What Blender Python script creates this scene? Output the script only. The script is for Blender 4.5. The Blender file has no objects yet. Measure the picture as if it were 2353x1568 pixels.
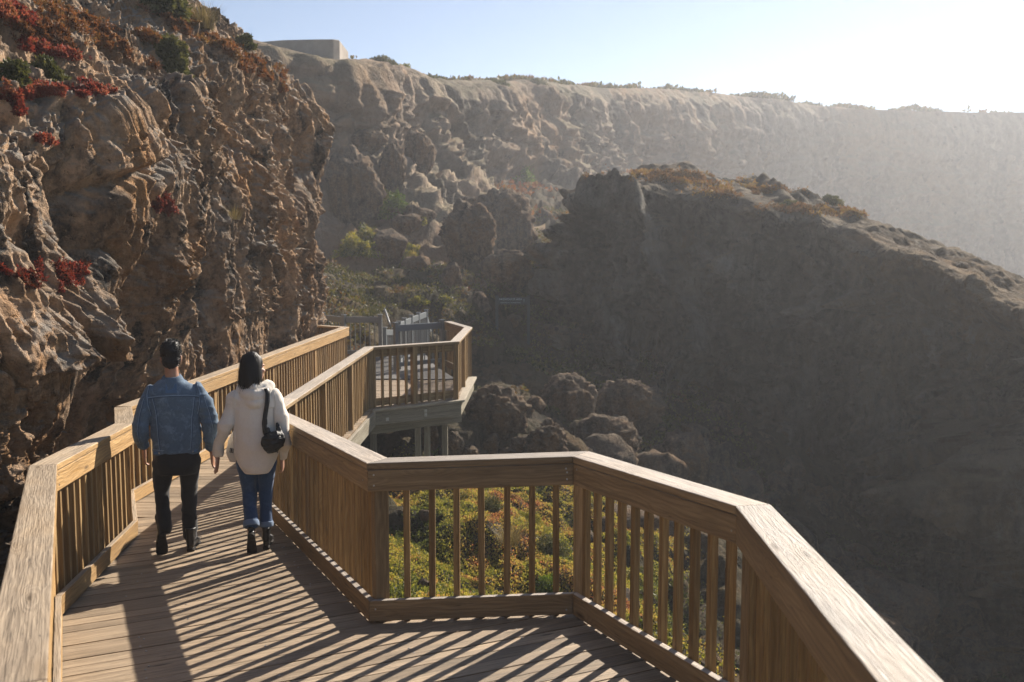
import bpy, math, random
import numpy as np
from mathutils import Vector, Matrix
from mathutils.bvhtree import BVHTree
random.seed(7); rng = np.random.default_rng(7)
S = bpy.context.scene; COL = S.collection; R = math.radians
# ------------------------------------------------------------------ camera
F_PX, CX, CY, CAM_Z = 2288.0, 1176.5, 784.0, 2.8
PITCH = math.atan(210 / F_PX)
def ray(px, py):                      # direction through a photo point, forward distance 1
    X, Y = (px - CX) / F_PX, -(py - CY) / F_PX
    fy = math.cos(PITCH) + Y * math.sin(PITCH); fz = -math.sin(PITCH) + Y * math.cos(PITCH)
    return X / fy, fz / fy
def P(px, py, d):
    a, b = ray(px, py); return (a * d, d, CAM_Z + b * d)
cam = bpy.data.cameras.new("camera"); co = bpy.data.objects.new("camera", cam); COL.objects.link(co)
co.location = (0, 0, CAM_Z); co.rotation_euler = (R(90) - PITCH, 0, 0)
cam.sensor_width = 36; cam.lens = 36 * F_PX / 2353; cam.clip_end = 2000; cam.clip_start = .05
cam.dof.use_dof = True; cam.dof.focus_distance = 8.6; cam.dof.aperture_fstop = 3.5
S.camera = co
SUN_AZ, SUN_EL = R(34), R(31)         # azimuth to the right of straight ahead
SD = Vector((math.sin(SUN_AZ) * math.cos(SUN_EL), math.cos(SUN_AZ) * math.cos(SUN_EL), math.sin(SUN_EL)))
# ------------------------------------------------------------------ noise
def _h(ix, iy, iz, s):
    h = (ix.astype(np.uint32) * np.uint32(374761393)) ^ (iy.astype(np.uint32) * np.uint32(668265263)) ^ (iz.astype(np.uint32) * np.uint32(2147483647 - 5)) ^ np.uint32((s * 974634777 + 12345) & 0xffffffff)
    h = (h ^ (h >> np.uint32(13))) * np.uint32(1274126177); h ^= h >> np.uint32(16)
    h = h * np.uint32(2246822519); h ^= h >> np.uint32(15)
    return h
def vnoise(p, s=0):                   # smooth value noise, -1..1
    f = np.floor(p); t = p - f; i = f.astype(np.int64); t = t * t * t * (t * (t * 6 - 15) + 10); out = 0
    for a in (0, 1):
        for b in (0, 1):
            for c in (0, 1):
                v = _h(i[:, 0] + a, i[:, 1] + b, i[:, 2] + c, s) / 4294967295.0 * 2 - 1
                out = out + v * (t[:, 0] if a else 1 - t[:, 0]) * (t[:, 1] if b else 1 - t[:, 1]) * (t[:, 2] if c else 1 - t[:, 2])
    return out
def fbm(p, o=4, s=0, g=.5):
    r, a, q = 0, 1., np.array(p, float)
    for k in range(o):
        r = r + a * vnoise(q, s + k * 13); q = q * 2.03 + 7.1; a *= g
    return r
def ridged(p, o=4, s=0, g=.5):
    r, a, q = 0, 1., np.array(p, float)
    for k in range(o):
        r = r + a * (1 - 2 * np.abs(vnoise(q, s + k * 13))); q = q * 2.03 + 3.7; a *= g
    return r
def worley(p, s=0):                   # F1, F2 distances and a random id
    f = np.floor(p).astype(np.int64); d1 = np.full(len(p), 9.); d2 = d1.copy(); idv = np.zeros(len(p))
    for a in (-1, 0, 1):
        for b in (-1, 0, 1):
            for c in (-1, 0, 1):
                x, y, z = f[:, 0] + a, f[:, 1] + b, f[:, 2] + c
                q = np.stack([x + _h(x, y, z, s) / 4294967295., y + _h(x, y, z, s + 1) / 4294967295., z + _h(x, y, z, s + 2) / 4294967295.], 1)
                d = np.sqrt(((q - p) ** 2).sum(1)); k = d < d1
                d2 = np.where(k, d1, np.minimum(d2, d)); idv = np.where(k, _h(x, y, z, s + 3) / 4294967295., idv); d1 = np.where(k, d, d1)
    return d1, d2, idv
def sstep(a, b, x):
    t = np.clip((x - a) / (b - a), 0, 1); return t * t * (3 - 2 * t)
# ------------------------------------------------------------------ objects
def tag(o, label=None, cat=None, group=None, kind=None):
    if label: o['label'] = label
    if cat: o['category'] = cat
    if group: o['group'] = group
    if kind: o['kind'] = kind
    return o
def empty(name, loc=(0, 0, 0), rz=0):
    o = bpy.data.objects.new(name, None); COL.objects.link(o); o.location = loc; o.rotation_euler = (0, 0, rz); o.empty_display_size = .2
    return o
def npmesh(name, V, Fq, mat=None, parent=None, smooth=True, attrs=None, uv=None):
    V = np.asarray(V, np.float32); Fq = np.asarray(Fq, np.int32); n = Fq.shape[1]
    me = bpy.data.meshes.new(name); me.vertices.add(len(V)); me.vertices.foreach_set('co', V.ravel())
    me.loops.add(Fq.size); me.loops.foreach_set('vertex_index', Fq.ravel())
    me.polygons.add(len(Fq)); me.polygons.foreach_set('loop_start', np.arange(0, Fq.size, n, dtype=np.int32))
    me.polygons.foreach_set('loop_total', np.full(len(Fq), n, np.int32))
    me.polygons.foreach_set('use_smooth', np.full(len(Fq), smooth, bool))
    for k, (dom, val) in (attrs or {}).items():
        a = me.attributes.new(k, 'FLOAT', dom); a.data.foreach_set('value', np.asarray(val, np.float32).ravel())
    if uv is not None:
        l = me.uv_layers.new(name='UVMap'); l.data.foreach_set('uv', np.asarray(uv, np.float32).ravel())
    me.update(); me.validate()
    if mat: me.materials.append(mat)
    o = bpy.data.objects.new(name, me); COL.objects.link(o)
    if parent: o.parent = parent
    return o
def gridfaces(nu, nv, wrap=False):
    i = np.arange(nu if wrap else nu - 1); j = np.arange(nv - 1); I, J = np.meshgrid(i, j, indexing='ij'); I2 = (I + 1) % nu
    return np.stack([I * nv + J, I2 * nv + J, I2 * nv + J + 1, I * nv + J + 1], -1).reshape(-1, 4)
def gridnormals(G):
    du = np.gradient(G, axis=0); dv = np.gradient(G, axis=1); n = np.cross(du, dv); return n / (np.linalg.norm(n, axis=2, keepdims=True) + 1e-9)
def copyobj(o, parent=None):
    c = o.copy(); COL.objects.link(c)
    if parent: c.parent = parent
    return c
# ------------------------------------------------------------------ materials
class NT:
    def __init__(s, name):
        s.m = bpy.data.materials.new(name); s.m.use_nodes = True; s.t = s.m.node_tree; s.n = s.t.nodes; s.l = s.t.links
        s.b = s.n['Principled BSDF']; s.out = s.n['Material Output']
    def node(s, t, **kw):
        n = s.n.new(t)
        for k, v in kw.items(): setattr(n, k, v)
        return n
    def set(s, sock, v):
        if hasattr(v, 'is_output') or isinstance(v, bpy.types.NodeSocket): s.l.new(v, sock)
        else: sock.default_value = (tuple(v) + (1,))[:4] if (isinstance(v, (tuple, list)) and sock.type == 'RGBA') else v
    def math(s, op, a, b=0., c=0., clamp=False):
        n = s.node('ShaderNodeMath', operation=op, use_clamp=clamp)
        for k, v in enumerate((a, b, c)): s.set(n.inputs[k], v)
        return n.outputs[0]
    def mix(s, f, a, b, mode='MIX'):
        n = s.node('ShaderNodeMix', data_type='RGBA', blend_type=mode); s.set(n.inputs[0], f); s.set(n.inputs[6], a); s.set(n.inputs[7], b); return n.outputs[2]
    def ramp(s, f, pts, interp='LINEAR'):
        n = s.node('ShaderNodeValToRGB'); e = n.color_ramp.elements; n.color_ramp.interpolation = interp
        while len(e) < len(pts): e.new(.5)
        for k, (x, c) in enumerate(pts):
            e[k].position = x; e[k].color = (c, c, c, 1) if isinstance(c, (int, float)) else (tuple(c) + (1,))[:4]
        s.set(n.inputs[0], f); return n.outputs[0]
    def mr(s, f, a, b, c=0., d=1.):
        n = s.node('ShaderNodeMapRange'); s.set(n.inputs[0], f)
        for k, v in enumerate((a, b, c, d)): n.inputs[k + 1].default_value = v
        return n.outputs[0]
    def coord(s, scale=(1, 1, 1), kind='Object', src=None):
        if src is None: src = s.node('ShaderNodeTexCoord').outputs[kind]
        m = s.node('ShaderNodeMapping'); s.l.new(src, m.inputs[0]); m.inputs['Scale'].default_value = scale; return m.outputs[0]
    def pos(s, scale=(1, 1, 1)):
        return s.coord(scale, src=s.node('ShaderNodeNewGeometry').outputs['Position'])
    def noise(s, v, scale=1., det=4., rough=.55, dist=0., col=False):
        n = s.node('ShaderNodeTexNoise'); s.l.new(v, n.inputs['Vector']); n.inputs['Scale'].default_value = scale; n.inputs['Detail'].default_value = det
        n.inputs['Roughness'].default_value = rough; n.inputs['Distortion'].default_value = dist; return n.outputs[1 if col else 0]
    def voro(s, v, scale=1., feat='F1', out=0, rnd=1.):
        n = s.node('ShaderNodeTexVoronoi', feature=feat); s.l.new(v, n.inputs['Vector']); n.inputs['Scale'].default_value = scale; n.inputs['Randomness'].default_value = rnd; return n.outputs[out]
    def bump(s, h, st=.5, dist=.02, nrm=None):
        n = s.node('ShaderNodeBump'); s.set(n.inputs['Height'], h); n.inputs['Strength'].default_value = st; n.inputs['Distance'].default_value = dist
        if nrm: s.l.new(nrm, n.inputs['Normal'])
        return n.outputs[0]
    def nz(s):
        x = s.node('ShaderNodeSeparateXYZ'); s.l.new(s.node('ShaderNodeNewGeometry').outputs['Normal'], x.inputs[0]); return x.outputs[2]
    def attr(s, name):
        return s.node('ShaderNodeAttribute', attribute_name=name).outputs['Fac']
    def fin(s, col, rough=.8, nrm=None, spec=.3):
        s.set(s.b.inputs['Base Color'], col); s.set(s.b.inputs['Roughness'], rough); s.b.inputs['Specular IOR Level'].default_value = spec
        if nrm: s.l.new(nrm, s.b.inputs['Normal'])
        return s.m
def rock_mat(name, crust, fresh, warm, sc=1., top=None, topamt=.6, bump=1., local=False, patch=0., speck=.6, streak=.45, fs=0., spots=None):
    t = NT(name); p = t.coord((1, 1, 1)) if local else t.pos()
    big = t.noise(p, .45 * sc, 5, .6); mid = t.noise(p, 2.2 * sc, 6, .65, .3); fine = t.noise(p, 11 * sc, 6, .7); vf = t.noise(p, 45 * sc, 4, .7)
    st = t.noise(t.coord((1.6 * sc, 1.6 * sc, .25 * sc), src=p.node.inputs[0].links[0].from_socket), 1.5, 5, .6, .4)
    f1 = t.mr(t.math('ADD', t.math('MULTIPLY', mid, 1 - streak), t.math('MULTIPLY', st, streak)), .43 - fs, .55 - fs)
    c = t.mix(f1, crust, fresh)
    c = t.mix(t.mr(t.math('MULTIPLY', big, t.math('ADD', st, .45)), .42, .62), c, warm)
    c = t.mix(t.math('MULTIPLY', t.mr(fine, .44, .64), .2 + .4 * speck), c, tuple(x * .42 for x in crust))
    sk = t.noise(p, 7 * sc, 5, .75); c = t.mix(t.math('MULTIPLY', t.mr(sk, .54, .62), speck), c, tuple(x * 1.05 for x in fresh))
    sp = t.voro(p, 6 * sc); c = t.mix(t.math('MULTIPLY', t.mr(sp, .05, .28, 1, 0), t.mr(vf, .45, .6)), c, tuple(x * .3 for x in crust))
    if spots: c = t.mix(t.math('MULTIPLY', t.mr(t.noise(p, .55 * sc, 4, .6, .8), .60, .66), .7), c, spots[0]); c = t.mix(t.math('MULTIPLY', t.mr(t.noise(p, .8 * sc, 5, .6, 1.2), .63, .68), .8), c, spots[1])
    if patch: pn = t.noise(p, .38, 4, .6, .5); c = t.mix(t.math('MULTIPLY', t.mr(pn, .47, .58), patch), c, t.mix(.75, c, (.10, .10, .10), 'MULTIPLY'))
    if top:
        up = t.math('MULTIPLY', t.mr(t.nz(), .15, .75), t.mr(t.noise(p, 1.1 * sc, 6, .65), .38, .6)); c = t.mix(t.math('MULTIPLY', up, topamt), c, top)
    h = t.math('ADD', t.math('MULTIPLY', fine, 1.3), t.math('ADD', t.math('MULTIPLY', vf, .6), t.math('ADD', t.math('MULTIPLY', t.math('MINIMUM', sp, .35), 1.), t.math('MULTIPLY', mid, 1.2))))
    return t.fin(c, .95, t.bump(h, 1. * bump, .10 / sc), .08)
def wood_mat(name, base, dark, grey, greyamt=.8, spec=.3, per_object=True, knots=1.):
    t = NT(name); uv = t.node('ShaderNodeUVMap').outputs[0]
    if per_object:
        rnd = t.node('ShaderNodeObjectInfo').outputs['Random']
        va = t.node('ShaderNodeVectorMath', operation='ADD'); t.l.new(uv, va.inputs[0]); cx = t.node('ShaderNodeCombineXYZ'); t.set(cx.inputs[0], t.math('MULTIPLY', rnd, 37.)); t.set(cx.inputs[1], t.math('MULTIPLY', rnd, 91.)); t.l.new(cx.outputs[0], va.inputs[1]); uv = va.outputs[0]
    else: rnd = t.attr('tone')
    warp = t.noise(t.coord((1.3, 5, 1), src=uv), 1.6, 2, .5)
    kv = t.voro(t.coord((1.4, 6.5, 1), src=uv), 1.)             # knots
    kn = t.mr(kv, .04, .30, 1., 0.)
    sx = t.node('ShaderNodeSeparateXYZ'); t.l.new(uv, sx.inputs[0])
    ring = t.math('SINE', t.math('ADD', t.math('MULTIPLY', sx.outputs[1], 210.), t.math('ADD', t.math('MULTIPLY', warp, 30.), t.math('MULTIPLY', kn, 22. * knots))))
    ring = t.mr(ring, -1, 1)
    g1 = t.noise(t.coord((3.5, 150, 1), src=uv), 1., 5, .6); g2 = t.noise(t.coord((1.2, 28, 1), src=uv), 1., 4, .6, .4)
    blot = t.noise(t.coord((1.1, 3, 1), src=uv), 1.3, 4, .6)
    c = t.mix(t.mr(g2, .36, .66), dark, base)
    c = t.mix(t.math('MULTIPLY', ring, .30), c, tuple(x * .5 for x in dark))
    c = t.mix(t.math('MULTIPLY', t.mr(g1, .48, .70), .30), c, tuple(x * .42 for x in dark))
    up = t.math('MULTIPLY', t.mr(t.nz(), .5, .9), greyamt); gc = t.mix(t.mr(g2, .3, .7), tuple(x * .66 for x in grey), grey); gc = t.mix(t.math('MULTIPLY', ring, .30), gc, tuple(x * .42 for x in grey)); gc = t.mix(t.math('MULTIPLY', t.mr(g1, .5, .62), .6), gc, tuple(x * .3 for x in grey))
    c = t.mix(t.math('MULTIPLY', up, t.mr(blot, .25, .6, .6, 1.)), c, gc)
    c = t.mix(t.math('MULTIPLY', t.mr(kv, .03, .12, 1., 0.), .85 * min(knots, 1)), c, tuple(x * .22 for x in dark))
    c = t.mix(t.math('MULTIPLY', t.mr(blot, .52, .72), .35), c, tuple(x * .6 for x in dark))
    g3 = t.noise(t.coord((.9, 42, 1), src=uv), 1., 2, .4, .2); ck = t.math('MULTIPLY', t.mr(t.math('ABSOLUTE', t.math('SUBTRACT', g3, .5)), 0., .010, 1., 0.), t.mr(blot, .45, .55)); c = t.mix(t.math('MULTIPLY', ck, .8), c, (.02, .014, .009))
    hsv = t.node('ShaderNodeHueSaturation'); t.set(hsv.inputs['Value'], t.mr(rnd, 0, 1, .72, 1.2)); hsv.inputs['Saturation'].default_value = 1.; t.l.new(c, hsv.inputs['Color'])
    h = t.math('SUBTRACT', t.math('MULTIPLY', ring, -.5), t.math('MULTIPLY', t.mr(g1, .45, .7), 1.2))
    return t.fin(hsv.outputs[0], t.mr(g2, .3, .7, .5, .72), t.bump(h, .5, .004), spec)
def leaf_mat(name, cols, transl=.35, rough=.6):
    t = NT(name); a = t.attr('rnd'); n = len(cols)
    c = t.ramp(a, [(k / max(n - 1, 1), cols[k]) for k in range(n)], 'LINEAR')
    t.fin(c, rough, None, .25)
    tr = t.node('ShaderNodeBsdfTranslucent'); t.l.new(t.mix(.6, c, (1, .9, .4), 'MULTIPLY'), tr.inputs[0])
    ms = t.node('ShaderNodeMixShader'); ms.inputs[0].default_value = transl; t.l.new(t.b.outputs[0], ms.inputs[1]); t.l.new(tr.outputs[0], ms.inputs[2]); t.l.new(ms.outputs[0], t.out.inputs[0])
    return t.m
def cloth_mat(name, col, dark, weave=700., rough=.85, amt=.5, fold=.0, sheen=.2, wear=0.):
    t = NT(name); p = t.coord(); n1 = t.noise(p, 7, 5, .6); n2 = t.noise(p, 60, 3, .6); n3 = t.noise(t.coord((weave, weave, weave * .35)), 1, 2, .5)
    c = t.mix(t.math('MULTIPLY', t.mr(n1, .3, .7), amt), col, dark); c = t.mix(t.math('MULTIPLY', t.mr(t.noise(p, 14, 6, .7, .6), .50, .66), wear), c, tuple(min(1, x * 1.9 + .04) for x in col)); c = t.mix(t.math('MULTIPLY', t.mr(n3, .4, .65), .3), c, tuple(min(1, x * 1.5 + .02) for x in col)); c = t.mix(t.math('MULTIPLY', t.mr(n2, .5, .7), .25), c, dark)
    t.b.inputs['Sheen Weight'].default_value = sheen
    return t.fin(c, rough, t.bump(t.math('ADD', n3, t.math('MULTIPLY', n2, 1.5)), .25, .003), .15)
def plain_mat(name, col, rough=.6, spec=.4, metal=0., var=.25, sc=20):
    t = NT(name); p = t.coord(); n = t.noise(p, sc, 5, .65); c = t.mix(t.math('MULTIPLY', t.mr(n, .35, .65), var), col, tuple(x * .45 for x in col)); t.b.inputs['Metallic'].default_value = metal
    return t.fin(c, t.mr(n, .3, .7, rough - .08, min(1, rough + .1)), t.bump(n, .15, .004), spec)
M = {}
M['cliff'] = rock_mat('cliff_rock', (.082, .070, .058), (.74, .50, .32), (.52, .28, .125), 1., (.34, .315, .28), .9, patch=.65, fs=.02)
M['boulder'] = rock_mat('boulder_rock', (.062, .052, .042), (.25, .18, .125), (.22, .125, .06), 1.3, (.13, .11, .085), .6, local=True)
M['farcliff'] = rock_mat('far_rock', (.095, .078, .06), (.31, .235, .175), (.31, .19, .105), .10, (.17, .15, .09), .7, bump=.5, speck=.1, streak=.6)
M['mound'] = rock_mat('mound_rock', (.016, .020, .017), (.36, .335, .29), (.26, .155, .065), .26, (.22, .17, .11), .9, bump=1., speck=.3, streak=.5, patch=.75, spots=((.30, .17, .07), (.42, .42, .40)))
M['ground'] = rock_mat('ground_soil', (.04, .036, .027), (.12, .092, .062), (.12, .075, .036), 1.1, (.075, .066, .035), .7)
M['wood'] = wood_mat('railing_timber', (.50, .315, .135), (.33, .19, .068), (.52, .43, .33), .85)
M['woodgrey'] = wood_mat('weathered_timber', (.40, .28, .15), (.25, .165, .082), (.58, .51, .44), .95)
M['baluster'] = wood_mat('baluster_timber', (.40, .265, .115), (.22, .13, .05), (.40, .33, .25), .6, knots=.6)
M['deck'] = wood_mat('decking_timber', (.43, .305, .185), (.18, .118, .065), (.45, .35, .245), .8, per_object=False)
M['beam'] = wood_mat('beam_timber', (.40, .36, .27), (.25, .21, .15), (.45, .38, .29), .6)
M['grey'] = plain_mat('grey_coated_metal', (.15, .165, .175), .45, .4, 0., .12)
M['greydeck'] = plain_mat('grey_grating', (.12, .115, .11), .7, .3, 0., .3, 60)
M['steel'] = plain_mat('screw_steel', (.45, .43, .40), .4, .5, .9)
M['concrete'] = plain_mat('old_concrete', (.36, .31, .26), .9, .2, 0., .45, 1.3)
# ------------------------------------------------------------------ light, sky, air
w = bpy.data.worlds.new('World'); S.world = w; w.use_nodes = True
sky = w.node_tree.nodes.new('ShaderNodeTexSky'); sky.sky_type = 'NISHITA'; sky.sun_disc = False; sky.sun_elevation = SUN_EL; sky.sun_rotation = SUN_AZ
sky.dust_density = .05; sky.air_density = .75; sky.ozone_density = 2.
w.node_tree.links.new(sky.outputs[0], w.node_tree.nodes['Background'].inputs[0]); w.node_tree.nodes['Background'].inputs[1].default_value = .05
sl = bpy.data.lights.new('sun', 'SUN'); sl.energy = 5.0; sl.angle = R(.5); sl.color = (1, .91, .79)
so = bpy.data.objects.new('sun', sl); COL.objects.link(so); so.rotation_euler = (-SD).to_track_quat('-Z', 'Y').to_euler(); so.location = (30, 50, 60)
HAZE = True
if HAZE:
    V = np.array([(x, y, z) for x in (-75, 175) for y in (-25, 245) for z in (-40, 42)], float)
    hz = npmesh('haze', V, [(0, 1, 3, 2), (4, 6, 7, 5), (0, 4, 5, 1), (2, 3, 7, 6), (0, 2, 6, 4), (1, 5, 7, 3)], smooth=False)
    m = bpy.data.materials.new('haze_air'); m.use_nodes = True; m.node_tree.nodes.clear()
    pv = m.node_tree.nodes.new('ShaderNodeVolumePrincipled'); ou = m.node_tree.nodes.new('ShaderNodeOutputMaterial')
    pv.inputs['Color'].default_value = (.90, .92, .97, 1); pv.inputs['Density'].default_value = .00145; pv.inputs['Anisotropy'].default_value = .45
    m.node_tree.links.new(pv.outputs[0], ou.inputs['Volume']); hz.data.materials.append(m)
    tag(hz, kind='stuff')
# ------------------------------------------------------------------ terrain
def lerp_path(pts, n=None, step=None):          # resample a polyline (any columns) at even steps of the first two
    pts = np.array(pts, float); L = np.r_[0, np.cumsum(np.linalg.norm(np.diff(pts[:, :2], axis=0), axis=1))]
    n = n or int(L[-1] / step) + 1; s = np.linspace(0, L[-1], n)
    return np.stack([np.interp(s, L, pts[:, k]) for k in range(pts.shape[1])], 1), s
def smooth1(a, k):
    ker = np.hanning(2 * k + 3)[1:-1]; ker /= ker.sum(); p = np.pad(a, [(k, k)] + [(0, 0)] * (a.ndim - 1), mode='edge')
    return np.stack([np.convolve(p[:, c], ker, 'valid') for c in range(a.shape[1])], 1)
def wall_surface(path, prof, step, ksm, rows, outward=1, keep=None):
    """path rows: x, y, foot z, brow z, roof depth scale; prof(v) -> (out offset, fraction of wall height, roof rise, roof inset)"""
    A, s = lerp_path(path, step=step); A = smooth1(A, ksm)
    if keep is not None: A = A[keep(A)]
    t = np.gradient(A[:, :2], axis=0); t /= np.linalg.norm(t, axis=1, keepdims=True); nrm = np.stack([t[:, 1], -t[:, 0]], 1) * outward
    G = np.zeros((len(A), len(rows), 3))
    for j, v in enumerate(rows):
        off, fr, rise, inset = prof(v)
        G[:, j, :2] = A[:, :2] + nrm * (off - inset * A[:, 4:5]); G[:, j, 2] = A[:, 2] + (A[:, 3] - A[:, 2]) * fr + rise * A[:, 5]
    return G, s
def pinterp(tab):
    tab = np.array(tab, float); return lambda v: [np.interp(v, tab[:, 0], tab[:, k]) for k in range(1, tab.shape[1])]
SURF = []                                        # meshes that plants can be laid on
def finish_surface(name, G, mat, kind='structure', parent=None):
    nu, nv = G.shape[:2]; o = npmesh(name, G.reshape(-1, 3), gridfaces(nu, nv), mat)
    if kind: o['kind'] = kind
    return o
# near cliff: x, y, foot z, brow z, roof depth scale, roof rise scale
cl = [(-6.0, -3, -2, 2.9, 1, 1), (-5.6, 3, -2, 3.0, 1, 1), (-5.0, 7.0, -2, 3.25, 1, 1), (-4.75, 10, -2, 3.75, 1, 1), (-4.85, 13, -2, 4.5, 1, 1), (-4.75, 17, -2, 5.65, 1, 1), (-4.6, 20, -2, 6.1, 1, .9),
      (-4.62, 22.0, -2, 6.1, .9, .7), (-4.95, 23.2, -2, 5.9, .7, .5), (-5.8, 24.4, -2, 5.8, .45, .5), (-8, 26.5, -2, 5.8, .3, .5), (-13, 30, -2, 5.6, .3, .5)]
prof = pinterp([(0, .6, -.05, 0, 0), (.1, .5, .12, 0, 0), (.3, .05, .4, 0, 0), (.42, -.12, .64, 0, 0), (.52, .02, .85, 0, 0), (.60, 0, 1, 0, 0), (.66, 0, 1, .55, .55), (.72, 0, 1, 1.15, 1.4), (.82, 0, 1, 2.0, 3.2), (1, 0, 1, 3.2, 9.5)])
rows = np.r_[np.linspace(0, .12, 30), np.linspace(.12, .6, 460)[1:], np.linspace(.6, .8, 170)[1:], np.linspace(.8, 1, 50)[1:]]
def keepn(A):
    i = np.arange(len(A)); return ((A[:, 1] > 7.3) & (A[:, 1] < 24.2)) | (i % 8 == 0)
G, s = wall_surface(cl, prof, .018, 49, rows, 1, keepn)
N = gridnormals(G)
if N[len(N) // 2, 100, 0] < 0: N = -N
p = G.reshape(-1, 3); roof = sstep(.57, .66, np.tile(rows, len(G))); zz = p[:, 2]; yy = p[:, 1]
A3 = lambda a, b, c: p * np.array([a, b, c])
warp = np.stack([vnoise(p * .9, 90), vnoise(p * .9, 91), vnoise(p * .9, 92)], 1) * .35
pw = p + warp
flute = ridged(pw * np.array([.9, .75, .16]), 3, 5, .5)
big = fbm(A3(.3, .33, .28), 3, 11)
w1, w2, wid = worley(pw * np.array([1.0, 1.0, .62]) * 1.0, 21)
lump = np.sqrt(np.clip(1 - w1 * w1 * 1.3, 0, 1)) * (.3 + wid)
v1, v2, vid = worley(pw * np.array([3.4, 3.4, 1.9]), 31); pit = sstep(.42, .1, v1) * (vid > .45)
t1, t2, tid = worley(p * np.array([17, 17, 11]), 45); u1, u2, uid = worley(pw * np.array([7.5, 7.5, 4]), 41)
fine = ridged(pw * np.array([2.6, 2.6, .95]), 4, 51, .6)
crag = ridged(pw * np.array([1.5, 1.5, .42]), 4, 55, .62); fin2 = ridged(p * np.array([6, 6, 2.3]), 4, 57, .62)
crk = np.minimum(w2 - w1, .25) / .25; slab_ = (wid - .5)
rough = fbm(p * np.array([3.1, 3.1, 1.05]), 5, 59, .62)
msk = .35 + .95 * sstep(-.35, .45, fbm(p * np.array([.7, .7, .45]), 3, 601)); k1, k2, kid = worley((p + warp * 1.2) * np.array([.75, .75, .2]), 611); frac = sstep(.07, .0, k2 - k1) * (fbm(p * .8, 2, 615) > -.25); nb = 1 - .85 * sstep(.46, .58, np.tile(rows, len(G))); fin3 = ridged(p * np.array([13, 13, 6]), 3, 63, .6); far_ = sstep(12.5, 15.5, yy); drape = ridged(pw * np.array([1.5, 1.25, .13]), 3, 65, .55)
D = (1 - roof) * (.40 * big + .17 * nb * flute + .10 * slab_ * crk + .03 * lump + .06 * crag + .085 * rough + .12 * nb * drape * (.35 + .65 * far_) - .16 * pit + msk * (.06 * fine + .065 * fin2 + .032 * fin3) + .16 * (kid - .5) - .22 * frac - .10 * sstep(.42, .08, u1) * (uid > .35) - .05 * sstep(.4, .1, t1) * (tid > .4)) + roof * (.24 * big + .06 * lump + .08 * crag + .10 * rough + .06 * fine + .03 * fin2 - .04 * pit)
# dark hollow behind the walkway corner, the jutting ledge before it, and a hollow band low on the face
hollow = np.exp(-((yy - 11.6) / 1.15) ** 2 - ((zz - .1) / 1.15) ** 2) + .8 * np.exp(-((yy - 14.2) / 1.3) ** 2 - ((zz + .2) / .8) ** 2)
D -= 1.55 * hollow * (1 - roof) + .5 * sstep(1.1, -.2, zz) * (1 - roof) * sstep(15.5, 12, yy)
ledge = np.exp(-((yy - 9.2) / 1.1) ** 2 - ((zz - 1.85) / .62) ** 2); D += .55 * ledge
for (y0, z0, sy, sz, a_) in ((20.9, 5.1, .6, .8, .75), (16.6, 4.9, .5, .95, .6), (12.4, 2.7, .3, .8, .5), (18.6, 2.3, .45, 1.3, .45), (10.7, 2.9, .28, .5, .45), (14.8, 1.7, .45, .55, .5), (13.9, 4.0, .25, .9, .4), (19.6, 3.6, .3, .8, .4), (9.4, 2.75, .3, .3, .3)): D -= a_ * np.exp(-((yy - y0 + .25 * vnoise(p * 1.3, 301)) / sy) ** 2 - ((zz - z0 + .3 * vnoise(p * 1.1, 302)) / sz) ** 2) * (1 - roof)
D -= .35 * np.exp(-((yy - 10.0) / .7) ** 2 - ((zz - .7) / .6) ** 2)
blk = np.exp(-((yy - 13.2) / .75) ** 4 - ((zz - 3.3) / .95) ** 4); D += .45 * blk
D += (.42 * np.exp(-((yy - 22.3) / 1.2) ** 2 - ((zz - 5.3) / 1.2) ** 2) - .22 * np.exp(-((yy - 22.3) / 1.6) ** 2 - ((zz - 2.6) / 1.0) ** 2)) * (1 - roof)
p2 = p + N.reshape(-1, 3) * D[:, None] + np.stack([np.zeros(len(p)), .07 * fbm(p * 1.7, 3, 61), .05 * fbm(p * 1.9, 3, 62)], 1)
G = p2.reshape(G.shape)
# keep the rock off the walkway
lim = np.interp(G[..., 1], [0, 2.7, 6.7, 9.1, 10.7, 21.8, 23], [-2.0, -2.2, -3.75, -4.1, -4.62, -4.02, -3.9]); ov = G[..., 0] - lim
G[..., 0] = np.where((ov > -.25) & (G[..., 2] < 1.7), lim - .25 * np.exp(-np.clip(ov + .25, 0, 4) / .25) * 1.0, G[..., 0])
cliff = finish_surface('cliff', G, M['cliff']); cliffG = G
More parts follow.
